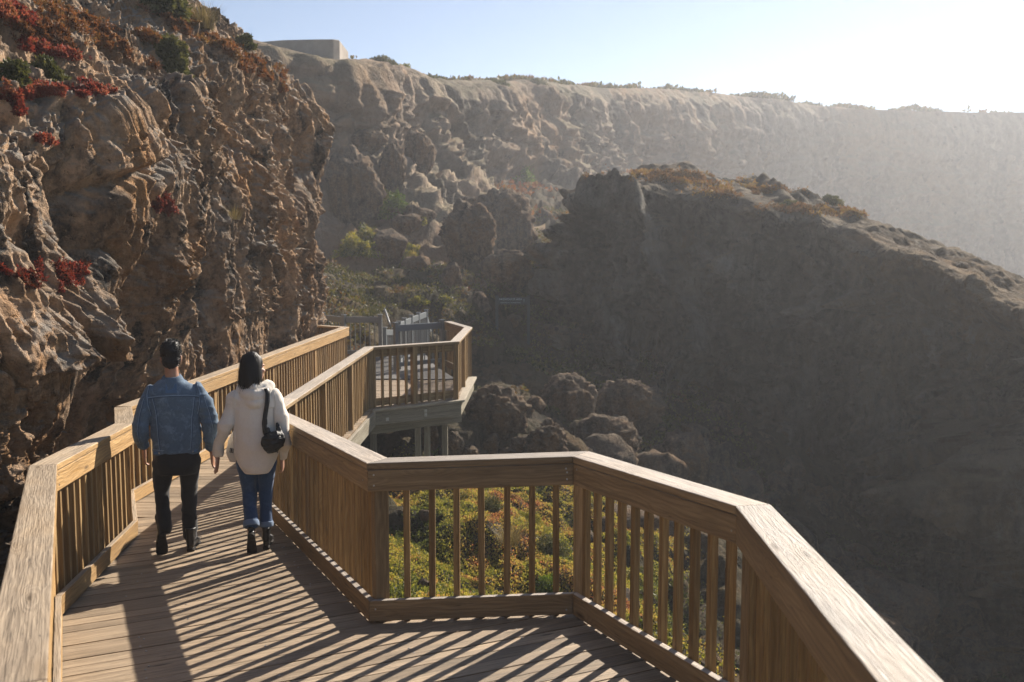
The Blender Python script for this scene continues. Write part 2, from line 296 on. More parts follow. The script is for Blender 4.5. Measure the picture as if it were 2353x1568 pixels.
# ground sheet from measured points
pt = lambda *a: P(*a)
gp = [(-8, 3, -1.3), (-5, 6, -1.3), (-4.6, 10, -1.4), (-4.4, 16, -1.6), (-4.5, 21, -1.4), (0, 0, -1.0), (3, 0, -1.6), (-2, 4, -1.2), (-1.5, 7, -.75), (-3, 12, -1.2), (8, 2, -5), (-3, 18, -1.7), (-2, 21, -1.5),
      pt(905, 1120, 15.5), pt(1090, 1118, 16.6), pt(1260, 1122, 17.2), pt(905, 1370, 10.8), pt(1080, 1372, 11.2), pt(1230, 1374, 11.7), pt(1330, 1230, 14.2), pt(1415, 1380, 12.6),
      pt(1500, 1420, 15), pt(1480, 1250, 19), pt(1600, 1480, 14.5), pt(1800, 1500, 17), pt(2000, 1500, 20), pt(950, 1050, 19.5), pt(1100, 1045, 21), pt(1300, 1045, 21.5), pt(1000, 985, 23), pt(1200, 905, 27), pt(1400, 950, 28), pt(1600, 1050, 26),
      pt(1240, 850, 34.6), pt(1500, 915, 32.2), pt(1700, 1110, 30), pt(2050, 1360, 26.8), pt(2300, 1510, 24.4), pt(1300, 890, 29), pt(1900, 1410, 22), pt(1480, 1010, 27), pt(1750, 1260, 24.5),
      pt(800, 700, 31), pt(950, 700, 33), pt(1150, 708, 34.5), pt(1230, 708, 35.5), pt(1050, 625, 42), pt(900, 620, 40), pt(780, 620, 40), pt(1100, 575, 47), pt(1220, 585, 47), pt(850, 525, 46), pt(760, 525, 46), pt(960, 540, 47),
      pt(930, 450, 53), pt(1050, 445, 57), pt(880, 420, 55), pt(800, 345, 58), pt(1000, 405, 61), pt(1150, 400, 69), pt(1250, 440, 73), pt(1300, 400, 81), pt(1420, 400, 92), pt(1600, 470, 105), pt(2000, 640, 115), pt(2353, 760, 112), pt(2600, 860, 105),
      (30, 30, -11), (60, 40, -14), (60, 0, -16), (20, 5, -9), (150, 60, -16), (150, -20, -16), (-40, 60, 9), (-60, 30, 8), (-50, 0, 5), (-60, -20, 3), (0, -20, 0), (30, 60, -4), (60, 90, -6), (150, 150, 0), (100, 230, 16), (0, 230, 22), (-60, 230, 22), (-60, 120, 22), (160, 230, 12)]
gp = np.array(gp)
def ground_z(x, y):
    q = np.stack([np.ravel(x), np.ravel(y)], 1)
    def tps(r2): return np.where(r2 > 0, .5 * r2 * np.log(r2 + 1e-12), 0)
    c = gp[:, :2] / 40; n = len(c)
    K = tps(((c[:, None] - c[None]) ** 2).sum(2)) + np.eye(n) * .0006; Pm = np.c_[np.ones(n), c]
    sol = np.linalg.solve(np.block([[K, Pm], [Pm.T, np.zeros((3, 3))]]), np.r_[gp[:, 2], 0, 0, 0])
    out = np.zeros(len(q))
    for k in range(0, len(q), 20000):
        b = q[k:k + 20000] / 40; out[k:k + 20000] = tps(((b[:, None] - c[None]) ** 2).sum(2)) @ sol[:n] + np.c_[np.ones(len(b)), b] @ sol[n:]
    return out.reshape(np.shape(x))
def knots_(segs):
    out = []
    for a, b, st in segs: out.append(np.arange(a, b, st))
    out.append([segs[-1][1]]); return np.concatenate(out)
gx = knots_([(-70, -12, 1.6), (-12, -6, .4), (-6, 12, .075), (12, 24, .2), (24, 60, .7), (60, 170, 3)])
gy = knots_([(-22, 2, 1.2), (2, 7, .3), (7, 22, .075), (22, 50, .16), (50, 90, .5), (90, 240, 2.5)])
X, Y = np.meshgrid(gx, gy, indexing='ij'); Z = ground_z(X, Y)
p = np.stack([X.ravel(), Y.ravel(), Z.ravel()], 1)
nearw = sstep(30, 12, p[:, 1]); spur = np.exp(-((p[:, 0] + .1) / 2.9) ** 2 - ((p[:, 1] - 13.5) / 4.2) ** 2)
g1, g2, gid = worley(p * np.array([.62, .62, .62]) + .3 * np.stack([vnoise(p, 7), vnoise(p, 8), vnoise(p, 9)], 1), 71)
h1, h2, hid = worley(p * 1.9, 81)
dz = .55 * fbm(p * .22, 3, 72) + (1 - .85 * spur) * (.62 * np.sqrt(np.clip(1 - g1 * g1 * 1.5, 0, 1)) * gid + .22 * np.sqrt(np.clip(1 - h1 * h1 * 1.6, 0, 1)) * hid) + .13 * fbm(p * 1.3, 4, 73) + (1 - .6 * spur) * (.06 * ridged(p * 3.1, 4, 74, .6) + .05 * (hid - .5))
under = (p[:, 0] < 1.3) & (p[:, 1] < 8)
Z = (p[:, 2] + np.where(under, .3, 1.) * (dz - .25)).reshape(X.shape)
deckclear = (X < np.interp(Y, [0, 6, 9, 12, 18, 22, 25], [1.6, 1.6, -.6, -1.5, -.4, .2, -1.0])) & (X > -5) & (Y < 25); Z = np.where(deckclear, np.minimum(Z, -.62), Z)
groundG = np.stack([X, Y, Z], 2)
ground = finish_surface('ground', groundG, M['ground'])
# far cliff: x, y, foot z, brow z
fc_top = [(560, 66, 44), (625, 96, 44.5), (700, 112, 45.5), (760, 128, 46.5), (800, 120, 48), (870, 122, 52), (940, 142, 55), (985, 165, 59), (1050, 172, 64), (1130, 178, 70), (1180, 178, 75), (1220, 168, 78), (1255, 176, 81), (1290, 184, 85), (1400, 195, 97), (1500, 197, 106), (1600, 206, 116), (1700, 218, 124), (1780, 222, 130), (1870, 239, 137), (1960, 245, 142), (2080, 248, 147), (2200, 253, 151), (2353, 255, 155), (2700, 262, 160), (3300, 265, 165)]
fcp = []
for (px, py, d) in fc_top:
    q = P(px, py, d); fcp.append((q[0], q[1], float(np.interp(px, [560, 800, 1000, 1300, 1600, 2353], [2, 3, 3, 3, -4, -10])), q[2] - .4, 1, 1))
fcp = [(-34, 44, 5, 13.5, 1, 1)] + fcp
profF = pinterp([(0, 9, -.1, 0, 0), (.12, 6, .12, 0, 0), (.25, 2.6, .36, 0, 0), (.4, 1.2, .62, 0, 0), (.55, 1.2, .9, 0, 0), (.62, .5, 1, 0, .4), (.7, 0, 1, .08, 2.5), (1, 0, 1, .6, 45)])
rowsF = np.r_[np.linspace(0, .62, 150), np.linspace(.62, .75, 24)[1:], np.linspace(.75, 1, 14)[1:]]
GF, s = wall_surface(fcp, profF, .22, 14, rowsF, 1)
N = gridnormals(GF)
if N[300, 70, 1] > 0: N = -N
p = GF.reshape(-1, 3); roof = sstep(.58, .68, np.tile(rowsF, len(GF))); tal = sstep(.3, .1, np.tile(rowsF, len(GF)))
pw = p + np.stack([vnoise(p * .2, 190), vnoise(p * .2, 191), vnoise(p * .2, 192)], 1) * 1.2
fl = ridged(pw * np.array([.17, .17, .035]), 4, 105, .55); bg = fbm(p * np.array([.05, .05, .06]), 3, 111); a1, a2, aid = worley(pw * np.array([.23, .23, .17]), 121); b1, b2, bid = worley(pw * .8, 131); ly = ridged(pw * np.array([.05, .05, .45]), 3, 141, .6)
D = (1 - roof) * (1.2 * bg + .4 * fl * (1 - .7 * tal) + .3 * np.sqrt(np.clip(1 - a1 * a1 * 1.3, 0, 1)) * aid + .55 * ly + .5 * np.sqrt(np.clip(1 - b1 * b1 * 1.5, 0, 1)) * bid + .45 * ridged(p * np.array([.7, .7, .4]), 4, 151, .6) + .2 * fbm(p * 1.6, 3, 152)) + roof * (.45 * fbm(p * .25, 3, 161) + .3 * fbm(p * 1.2, 3, 162))
D -= 1.6 * np.exp(-((np.tile(rowsF, len(GF)) - .24) / .06) ** 2) * (vnoise(p * np.array([.09, .09, 0.01]), 171) > .1)
br = 1 - .9 * np.exp(-((np.tile(rowsF, len(GF)) - .64) / .12) ** 2); D *= br
GF = (p + N.reshape(-1, 3) * D[:, None]).reshape(GF.shape)
farcliff = finish_surface('far_cliff', GF, M['farcliff'])
# rock mound across the gully
mp = [(1366, 436, 47, 850, 412, 3), (1318, 436, 40, 800, 412, 3), (1294, 438, 36.4, 850, 412, 3), (1312, 438, 35.2, 870, 410, 4), (1380, 434, 34.6, 880, 390, 5), (1500, 434, 34.1, 915, 376, 5), (1650, 448, 33.2, 1080, 418, 5), (1800, 482, 31.6, 1180, 488, 4.5), (1950, 530, 30, 1300, 538, 4), (2100, 590, 28.4, 1400, 604, 3.5), (2250, 652, 26.5, 1490, 680, 3), (2353, 705, 24.9, 1560, 738, 2.5), (2550, 820, 22, 1600, 860, 2), (2800, 930, 20, 1650, 980, 2)]
rows_m = []
for (px, pb, d, pf, pc, e) in mp:
    b = P(px, pb, d); f = P(px, pf, d); k = P(px, pc, d + e); rows_m.append((b[0], b[1], f[2] - 1.2, b[2] - .1, e, k[2] - b[2]))
rows_m = [(7.5, 50, -5, 4.2, 2, .2)] + rows_m
profM = pinterp([(0, 1.8, -.08, 0, 0), (.15, 1.0, .12, 0, 0), (.35, .4, .4, 0, 0), (.5, .35, .72, 0, 0), (.6, .3, .93, 0, 0), (.64, 0, 1, 0, .03), (.72, 0, 1, .5, .5), (.80, 0, 1, .95, .95), (.86, 0, .97, .95, 1.4), (.93, 0, .8, .5, 2.2), (1, 0, .3, 0, 3)])
rowsM = np.r_[np.linspace(0, .64, 230), np.linspace(.64, .85, 95)[1:], np.linspace(.85, 1, 30)[1:]]
GM, s = wall_surface(rows_m, profM, .065, 20, rowsM, 1)
N = gridnormals(GM)
if N[200, 60, 1] > 0: N = -N
p = GM.reshape(-1, 3); rv = np.tile(rowsM, len(GM)); roof = sstep(.60, .69, rv)
pw = p + np.stack([vnoise(p * .5, 290), vnoise(p * .5, 291), vnoise(p * .5, 292)], 1) * .5
fl = ridged(pw * np.array([.35, .35, .09]), 4, 205, .55); c1, c2, cid = worley(pw * np.array([.8, .8, .45]), 241); cs_ = (cid - .5) * np.minimum(c2 - c1, .22) / .22; bg = fbm(p * np.array([.13, .13, .16]), 3, 211); a1, a2, aid = worley(pw * np.array([.5, .5, .4]), 221); b1, b2, bid = worley(pw * 1.6, 231)
d1_, d2_, did = worley(pw * np.array([.22, .22, .13]), 271); cleft = sstep(.16, .0, d2_ - d1_)
D = (1 - roof) * (1.4 * bg + 1.25 * fl + 1.1 * cs_ + 1.2 * (did - .5) - 1.3 * cleft + .7 * np.sqrt(np.clip(1 - a1 * a1 * 1.3, 0, 1)) * aid + .25 * np.sqrt(np.clip(1 - b1 * b1 * 1.5, 0, 1)) * bid + .48 * ridged(p * np.array([1.0, 1.0, .45]), 5, 251, .62) + .12 * ridged(p * np.array([4, 4, 2.2]), 4, 252, .6)) + roof * (.22 * fbm(p * .5, 3, 261) + .13 * ridged(p * 1.5, 3, 262) + .1 * bid * sstep(.6, .2, b1))
crk = np.exp(-((p[:, 0] - 9.4 - .12 * (4 - p[:, 2])) / .28) ** 2) * sstep(-1, 3, p[:, 2]); D -= .9 * crk * (1 - .6 * roof)
D *= (1 + .75 * (1 - roof)) * (1 - .7 * np.exp(-((rv - .65) / .07) ** 2))
GM = (p + N.reshape(-1, 3) * (D - .12)[:, None]).reshape(GM.shape)
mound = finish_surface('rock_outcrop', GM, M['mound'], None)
tag(mound, 'huge dark flat-topped rock outcrop standing in the gully below the far cliff', 'rock outcrop')
# headland added out of view to the right, to shade the gully
hl = [(34, 24, -16, 2, 1, 1), (30.5, 30, -14, 6, 1, 1), (29, 36, -12, 12.5, 1, 1), (31, 42, -12, 15, 1, 1), (37, 48, -12, 16, 1, 1), (46, 52, -12, 16, 1, 1), (58, 54, -12, 16, 1, 1)]
GH, s = wall_surface(hl, pinterp([(0, 3, 0, 0, 0), (.4, .6, .5, 0, 0), (.6, .3, .95, 0, 0), (.66, 0, 1, .3, .8), (1, 0, 1, 1.5, 14)]), .4, 10, np.linspace(0, 1, 70), -1)
N = gridnormals(GH); p = GH.reshape(-1, 3); GH = (p + N.reshape(-1, 3) * (1.2 * fbm(p * .15, 3, 311) + .8 * ridged(p * np.array([.3, .3, .1]), 4, 312) - .6)[:, None]).reshape(GH.shape)
shade_headland = finish_surface('shade_headland', GH, M['mound'])
# ------------------------------------------------------------------ ray targets
def bvh_of(Gs):
    V, Fc, o = [], [], 0
    for g in Gs:
        nu, nv = g.shape[:2]; V.append(g.reshape(-1, 3)); Fc.append(gridfaces(nu, nv) + o); o += nu * nv
    return BVHTree.FromPolygons(np.concatenate(V).tolist(), np.concatenate(Fc).tolist())
BV = bvh_of([cliffG, groundG[:, ::1], GF, GM])
BV2 = bvh_of([groundG, GF, GM]); CAM = Vector((0, 0, CAM_Z))
def hit(px, py, dmin=0, bv=None):
    a, b = ray(px, py); d = Vector((a, 1, b)).normalized(); o = CAM + d * dmin
    loc, nrm, idx, dist = (bv or BV).ray_cast(o, d)
    if loc is None: return None, None
    if nrm.dot(d) > 0: nrm = -nrm
    return loc, nrm
# ------------------------------------------------------------------ boardwalk
def zdeck(x, y):
    za = .357 + .03 * (x + .27) - .05 * (y - 6.4); return za if y < 10.3 else max(.03, min(za, .05)) if y < 11 else .03
class Prisms:                                   # boards: 8-corner solids with grain-aligned UVs
    def __init__(s): s.V = []; s.F = []; s.UV = []; s.T = []
    def add(s, lo, hi, u0=None):
        """lo, hi: four bottom and top corners, in order a-start, a-end, b-end, b-start; grain runs from start to end"""
        o = len(s.V); s.V += [tuple(q) for q in lo] + [tuple(q) for q in hi]
        ou, ov = (random.random() * 50, random.random() * 50) if u0 is None else u0; tone = random.random()
        L = (Vector(lo[1]) - Vector(lo[0])).length; L2 = (Vector(lo[2]) - Vector(lo[3])).length; W = (Vector(lo[3]) - Vector(lo[0])).length; H = (Vector(hi[0]) - Vector(lo[0])).length
        du = Vector(lo[1]) - Vector(lo[0]); du.normalize(); sh = (Vector(lo[3]) - Vector(lo[0])).dot(du)
        ua, ub = (0, L), (sh, sh + L2)
        q = [(3, 2, 1, 0), (4, 5, 6, 7), (0, 1, 5, 4), (2, 3, 7, 6), (1, 2, 6, 5), (3, 0, 4, 7)]
        uv = [[(ub[0], W), (ub[1], W), (ua[1], 0), (ua[0], 0)], [(ua[0], 0), (ua[1], 0), (ub[1], W), (ub[0], W)], [(ua[0], -H), (ua[1], -H), (ua[1], 0), (ua[0], 0)], [(ub[1], W + H), (ub[0], W + H), (ub[0], W), (ub[1], W)],
              [(0, 0), (.01, W), (.01, W + H), (0, H)], [(0, 0), (.01, W), (.01, W + H), (0, H)]]
        for f, u in zip(q, uv):
            s.F.append([o + k for k in f]); s.UV += [(a + ou, b + ov) for a, b in u]; s.T += [tone]
    def build(s, name, mat, parent=None, bevel=.004, extra=None):
        ob = npmesh(name, s.V, s.F, mat, parent, False, {'tone': ('FACE', s.T)}, s.UV)
        if bevel:
            b = ob.modifiers.new('bevel', 'BEVEL'); b.width = bevel; b.segments = 2; b.limit_method = 'ANGLE'
        return ob
def clip_deck(poly, u, wid, gap, zf, ylo=None, yhi=None, th=.038, ext=.0):
    """boards along direction u laid across a plan polygon"""
    u = np.array(u) / np.hypot(*u); v = np.array([-u[1], u[0]]); pl = np.array(poly); q = pl @ v; pr = Prisms(); k0, k1 = q.min(), q.max()
    def span(c):
        xs = []
        for a, b in zip(pl, np.roll(pl, -1, 0)):
            qa, qb = a @ v - c, b @ v - c
            if (qa < 0) != (qb < 0): xs.append((a + (b - a) * qa / (qa - qb)) @ u)
        return (min(xs), max(xs)) if len(xs) > 1 else None
    c = k0 + .002
    while c + wid < k1:
        A, B = span(c), span(c + wid)
        if A and B:
            L = []
            for (cc, t) in ((c, A[0]), (c, A[1]), (c + wid, B[1]), (c + wid, B[0])):
                x, y = u * t + v * cc; L.append((x, y, zf(x, y)))
            n = 2 if L[1][0] - L[0][0] > 3.4 else 1; jj = random.uniform(.35, .65); dz = random.uniform(-.0025, .0025)
            cuts = [0, jj, 1] if n == 2 else [0, 1]
            for a, b in zip(cuts[:-1], cuts[1:]):
                def I(p_, q_, t): return tuple(np.array(p_) + (np.array(q_) - np.array(p_)) * t)
                e = .0015 / max(.1, L[1][0] - L[0][0]); T = [I(L[0], L[1], a + e), I(L[0], L[1], b - e), I(L[3], L[2], b - e), I(L[3], L[2], a + e)]
                T = [(x, y, z + dz) for x, y, z in T]; pr.add([(x, y, z - th) for x, y, z in T], T)
        c += wid + gap
    return pr
RP = [(.86, .6), (.965, 2.5), (1.09, 4.74), (.40, 6.40), (-.94, 6.37), (-2.5, 9.9)]
LP = [(-.42, .75), (-1.32, 2.72), (-3.12, 6.71), (-3.5, 9.12), (-4.12, 10.66)]
LF = [(-4.12, 10.66), (-3.58, 21.81), (-4.3, 22.35)]
RF = [(-2.5, 9.9), (-2.62, 11.3), (-2.58, 17.32), (-1.14, 18.42), (-1.04, 21.7), (-1.60, 23.5)]
def w3(pl): return [(x, y, zdeck(x, y)) for x, y in pl]
bw = empty('boardwalk', (-1, 6, .3)); BWI = Matrix.Translation((1, -6, -.3))
def under(o, root):                              # parent without moving
    o.parent = root; o.matrix_parent_inverse = (Matrix.Translation(root.location) @ Matrix.Rotation(root.rotation_euler.z, 4, 'Z')).inverted(); return o
tag(bw, 'timber boardwalk of grey brown planks running along the cliff to a lookout bay', 'boardwalk')
polyA = [(-.55, .7), (-1.45, 2.75), (-3.27, 6.76), (-3.65, 9.15), (-3.98, 9.98), (-2.36, 9.98), (-.84, 6.52), (.5, 6.53), (1.22, 4.8), (1.1, 2.5), (1.0, .6)]
pr = clip_deck(polyA, (.90, .425), .137, .007, lambda x, y: .357 + .03 * (x + .27) - .05 * (y - 6.4)); under(pr.build('decking', M['deck'], None, .003), bw)
polyB = [(-4.3, 9.985), (-4.28, 10.7), (-3.72, 21.2), (-1.0, 21.2), (-.98, 18.34), (-2.42, 17.22), (-2.46, 11.3), (-2.35, 9.985)]
pr = clip_deck(polyB, (1, 0), .137, .007, lambda x, y: .03 if y > 11 else .03 + .05 * (11 - y) / 1.0 * .9); under(pr.build('decking', M['deck'], None, .003), bw)
def offset_pts(path, off, side):                 # mitred parallel path in plan; side = +1 outward to the right of travel
    P2 = np.array(path)[:, :2]; T = np.diff(P2, axis=0); T /= np.linalg.norm(T, axis=1, keepdims=True); Nn = np.stack([T[:, 1], -T[:, 0]], 1) * side; out = []
    for i in range(len(P2)):
        if i == 0: m = Nn[0]
        elif i == len(P2) - 1: m = Nn[-1]
        else:
            m = Nn[i - 1] + Nn[i]; m /= np.linalg.norm(m); m = m / max(.35, m @ Nn[i])
        out.append(P2[i] + m * off)
    return np.array(out), T, Nn
def run_boards(path, side, o0, o1, z0, z1, root, name, mat, bevel=.006, segs=None, label=None, proud=None):
    A, T, Nn = offset_pts(path, o0, side); B, _, _ = offset_pts(path, o1, side); res = []
    for i in range(len(path) - 1):
        if segs is not None and i not in segs: continue
        pr = Prisms(); e = .0012
        def q(arr, k, h):
            s_ = 1 if k == i else -1; x, y = arr[k] + T[i] * e * s_; return (x, y, path[k][2] + h)
        lo = [q(A, i, z0), q(A, i + 1, z0), q(B, i + 1, z0), q(B, i, z0)]; hi = [q(A, i, z1), q(A, i + 1, z1), q(B, i + 1, z1), q(B, i, z1)]
        if side < 0: lo = [lo[3], lo[2], lo[1], lo[0]]; hi = [hi[3], hi[2], hi[1], hi[0]]
        pr.add(lo, hi); o = pr.build(name, mat, None, bevel); under(o, root); res.append(o)
    return res
def stick_mesh(w_, d_, h_, name, mat):
    pr = Prisms(); a, b = w_ / 2, d_ / 2           # grain upright
    V = [(-a, -b), (a, -b), (a, b), (-a, b)]
    o = len(pr.V); lo = [(x, y, 0) for x, y in V]; hi = [(x, y, h_) for x, y in V]
    pr.V = lo + hi; pr.F = [(3, 2, 1, 0), (4, 5, 6, 7), (0, 1, 5, 4), (1, 2, 6, 5), (2, 3, 7, 6), (3, 0, 4, 7)]
    pr.UV = [(0, 0), (0, w_), (.01, w_), (.01, 0)] * 2
    for k, wd in enumerate((w_, d_, w_, d_)): pr.UV += [(0, k * .1), (0, k * .1 + wd), (h_, k * .1 + wd), (h_, k * .1)]
    pr.T = [.5] * 6; ob = pr.build(name, mat, None, .003); return ob
PROTO = {}
def stick(kind, x, y, z, rz, root, w_, d_, h_, mat):
    key = (kind, w_, d_, round(h_, 3), mat)
    if key not in PROTO: o = PROTO[key] = stick_mesh(w_, d_, h_, kind, M[mat])
    else: o = copyobj(PROTO[key]); o.name = kind
    o.location = (x, y, z); o.rotation_euler = (random.uniform(-.004, .004), random.uniform(-.006, .006), rz); under(o, root); return o
def screw(x, y, z, nrm, root):
    if 'screw' not in PROTO:
        n = 10; V = [(.0065 * math.cos(k * 2 * math.pi / n), .0065 * math.sin(k * 2 * math.pi / n), z_) for z_ in (-.004, .002) for k in range(n)] + [(0, 0, .003)]
        Fc = [(k, (k + 1) % n, n + (k + 1) % n, n + k) for k in range(n)] + [(n + k, n + (k + 1) % n, 2 * n, 2 * n) for k in range(n)]
        me = bpy.data.meshes.new('screw'); me.from_pydata(V, [], [tuple(dict.fromkeys(f)) for f in Fc]); me.materials.append(M['steel']); o = bpy.data.objects.new('screw', me); COL.objects.link(o); PROTO['screw'] = o
    else: o = copyobj(PROTO['screw'])
    o.location = (x, y, z); o.rotation_euler = Vector(nrm).to_track_quat('Z', 'Y').to_euler(); under(o, root)
HB = 1.035                                       # underside of the cap
def railing(path2, side, root, first_gap=.12, segs=None, low=0., posts=None, capmat='woodgrey', boardmat='wood', balmat='baluster', spacing=.163, screws=(), zf=zdeck, lowpost=-.3, postat=()):
    path = [(x, y, zf(x, y)) for x, y in path2]
    ext = list(path)
    run_boards(ext, side, -.006, .172, HB, HB + .046, root, 'cap_rail', M[capmat], .007, segs)
    run_boards(ext, side, 0, .043, HB - .146, HB - .003, root, 'top_board', M[boardmat], .005, segs)
    run_boards(ext, side, 0, .043, .018, .158, root, 'kickboard', M[boardmat], .005, segs)
    A, T, Nn = offset_pts(path, .068, side); Pp, _, _ = offset_pts(path, .098, side)
    for i in range(len(path) - 1):
        if segs is not None and i not in segs: continue
        a, b = A[i], A[i + 1]; L = np.linalg.norm(b - a); rz = math.atan2(T[i][1], T[i][0]); t = first_gap
        while t < L - .09:
            x, y = a + (b - a) * t / L; z = path[i][2] + (path[i + 1][2] - path[i][2]) * t / L
            near_post = any(abs(t - tp) < .09 for tp in [k * L for (j, k) in postat if j == i])
            if not near_post: stick('baluster', x, y, z + .0 - low, rz + random.uniform(-.05, .05), root, .042, .042, HB + low - .002, balmat)
            t += spacing * random.uniform(.97, 1.03)
    for (i, k) in [(j, 0.) for j in (posts if posts is not None else range(len(path)))] + list(postat):
        if k == 0.: x, y = Pp[i]; j = min(i, len(T) - 1); z = path[i][2]
        else: x, y = Pp[i] + (Pp[i + 1] - Pp[i]) * k; j = i; z = path[i][2] + (path[i + 1][2] - path[i][2]) * k
        stick('post', x, y, z + lowpost, math.atan2(T[j][1], T[j][0]), root, .095, .095, HB - lowpost - .004, boardmat)
    for (i, k, h) in screws:
        x, y = (np.array(path[i][:2]) + (np.array(path[i + 1][:2]) - np.array(path[i][:2])) * k) - Nn[i] * .0005; z = path[i][2] + (path[i + 1][2] - path[i][2]) * k + h
        screw(x, y, z, (-Nn[i][0], -Nn[i][1], 0), root)
r1 = empty('timber_railing', (RP[1][0], RP[1][1], zdeck(*RP[1]))); tag(r1, 'near right hand timber railing with wide silver grey cap bending round the front bay', 'railing')
railing(RP, 1, r1, .15, posts=[1, 2, 3, 4, 5], capmat='woodgrey', boardmat='woodgrey', screws=[(3, .03, .93), (3, .03, .975), (3, .035, 1.0), (3, .97, .93), (3, .97, 1.0), (4, .03, .95), (2, .02, .95), (2, .97, 1.0), (3, .03, .05), (3, .97, .1)], lowpost=-.9, postat=[(4, .55)])
r2 = empty('timber_railing', (LP[2][0], LP[2][1], zdeck(*LP[2]))); tag(r2, 'near left hand honey timber railing with broad cap beside the rock overhang', 'railing')
railing(LP, -1, r2, .1, posts=[1, 2, 3], capmat='wood', boardmat='wood', screws=[(1, .97, 1.0), (2, .02, 1.0), (2, .02, .93)], lowpost=-.6, postat=[(1, .5)])
r3 = empty('timber_railing', (LF[1][0], LF[1][1], .03)); tag(r3, 'long straight honey timber railing close under the cliff beyond the couple', 'railing')
railing(LF, -1, r3, .12, posts=[0, 1, 2], capmat='wood', boardmat='wood', lowpost=-.6, postat=[(0, .25), (0, .5), (0, .75)])
r4 = empty('timber_railing', (RF[3][0], RF[3][1], .03)); tag(r4, 'timber railing with pale cap enclosing the lookout bay on posts', 'railing')
railing(RF, 1, r4, .12, posts=[1, 2, 3, 4, 5], capmat='woodgrey', boardmat='baluster', low=.02, lowpost=-.28, postat=[(1, .3), (1, .65), (2, .5), (3, .5)])
# edge beams, joists and posts under the deck
def beam(path2, side, o0, o1, z0, z1, name='edge_beam', zf=zdeck, mat='beam'):
    run_boards([(x, y, zf(x, y)) for x, y in path2], side, o0, o1, z0, z1, bw, name, M[mat], .005)
beam(RF[1:5], 1, .15, .20, -.30, -.045); beam(RP, 1, .15, .20, -.28, -.045); beam(LP, -1, .16, .21, -.28, -.045); beam(LF[:2], -1, .16, .21, -.28, -.045)
beam(RF[2:5], 1, .045, .27, -.044, -.004, 'edge_board')
for y in (18.6, 20.3, 21.6): beam([(-3.6, y), (-1.0 if y > 18.7 else -1.6, y)], 1, 0, .045, -.48, -.31, 'joist')
beam([(-2.55, 17.6), (-1.0, 18.9)], 1, 0, .06, -.52, -.31, 'joist')
for (x, y, zb) in [(-2.5, 17.75, -3), (-1.75, 18.35, -3.4), (-1.62, 18.75, -3.4), (-1.3, 19.2, -3.2), (-1.2, 21.2, -3), (-2.5, 13.5, -3), (-2.5, 15.6, -3), (-3.9, 15, -3), (-3.8, 19, -3), (-.9, 6.6, -2.4), (.42, 6.62, -2.6), (1.2, 4.8, -2.6), (-2.6, 10.2, -3), (-3.4, 8.6, -2.5)]:
    o = stick('support_post', x, y, zb, 0, bw, .11, .11, zdeck(x, y) - .31 - zb, 'beam')
for (k, z) in ((.18, -.13), (.62, -.06), (.62, -.13)):
    a, b = np.array(RF[2]), np.array(RF[3]); n = np.array([b[1] - a[1], -(b[0] - a[0])]); n /= np.linalg.norm(n); x, y = a + (b - a) * k + n * .2
    if 'bolt' not in PROTO:
        pr = Prisms(); pr.add([(-.03, -.03, 0), (.03, -.03, 0), (.03, .03, 0), (-.03, .03, 0)], [(-.028, -.028, .006), (.028, -.028, .006), (.028, .028, .006), (-.028, .028, .006)]); pr.add([(-.011, -.011, .006), (.011, -.011, .006), (.011, .011, .006), (-.011, .011, .006)], [(-.01, -.01, .02), (.01, -.01, .02), (.01, .01, .02), (-.01, .01, .02)])
        o = PROTO['bolt'] = pr.build('bolt_plate', M['steel'], None, .001)
    else: o = copyobj(PROTO['bolt'])
    o.location = (x, y, z - .05); o.rotation_euler = Vector((n[0], n[1], 0)).to_track_quat('Z', 'Y').to_euler(); under(o, bw)
# deck screws
for k in range(60):
    t = random.random(); y = random.uniform(4.2, 9.5); xl = np.interp(y, [2.7, 6.7, 9.1], [-1.2, -3.0, -3.4]); xr = np.interp(y, [4.7, 6.4, 6.5, 9.9], [1, .4, -.9, -2.4]); x = xl + (xr - xl) * random.choice((.12, .36, .62, .86)) + random.uniform(-.02, .02)
    screw(x, y, .357 + .03 * (x + .27) - .05 * (y - 6.4) + .001, (0, 0, 1), bw)
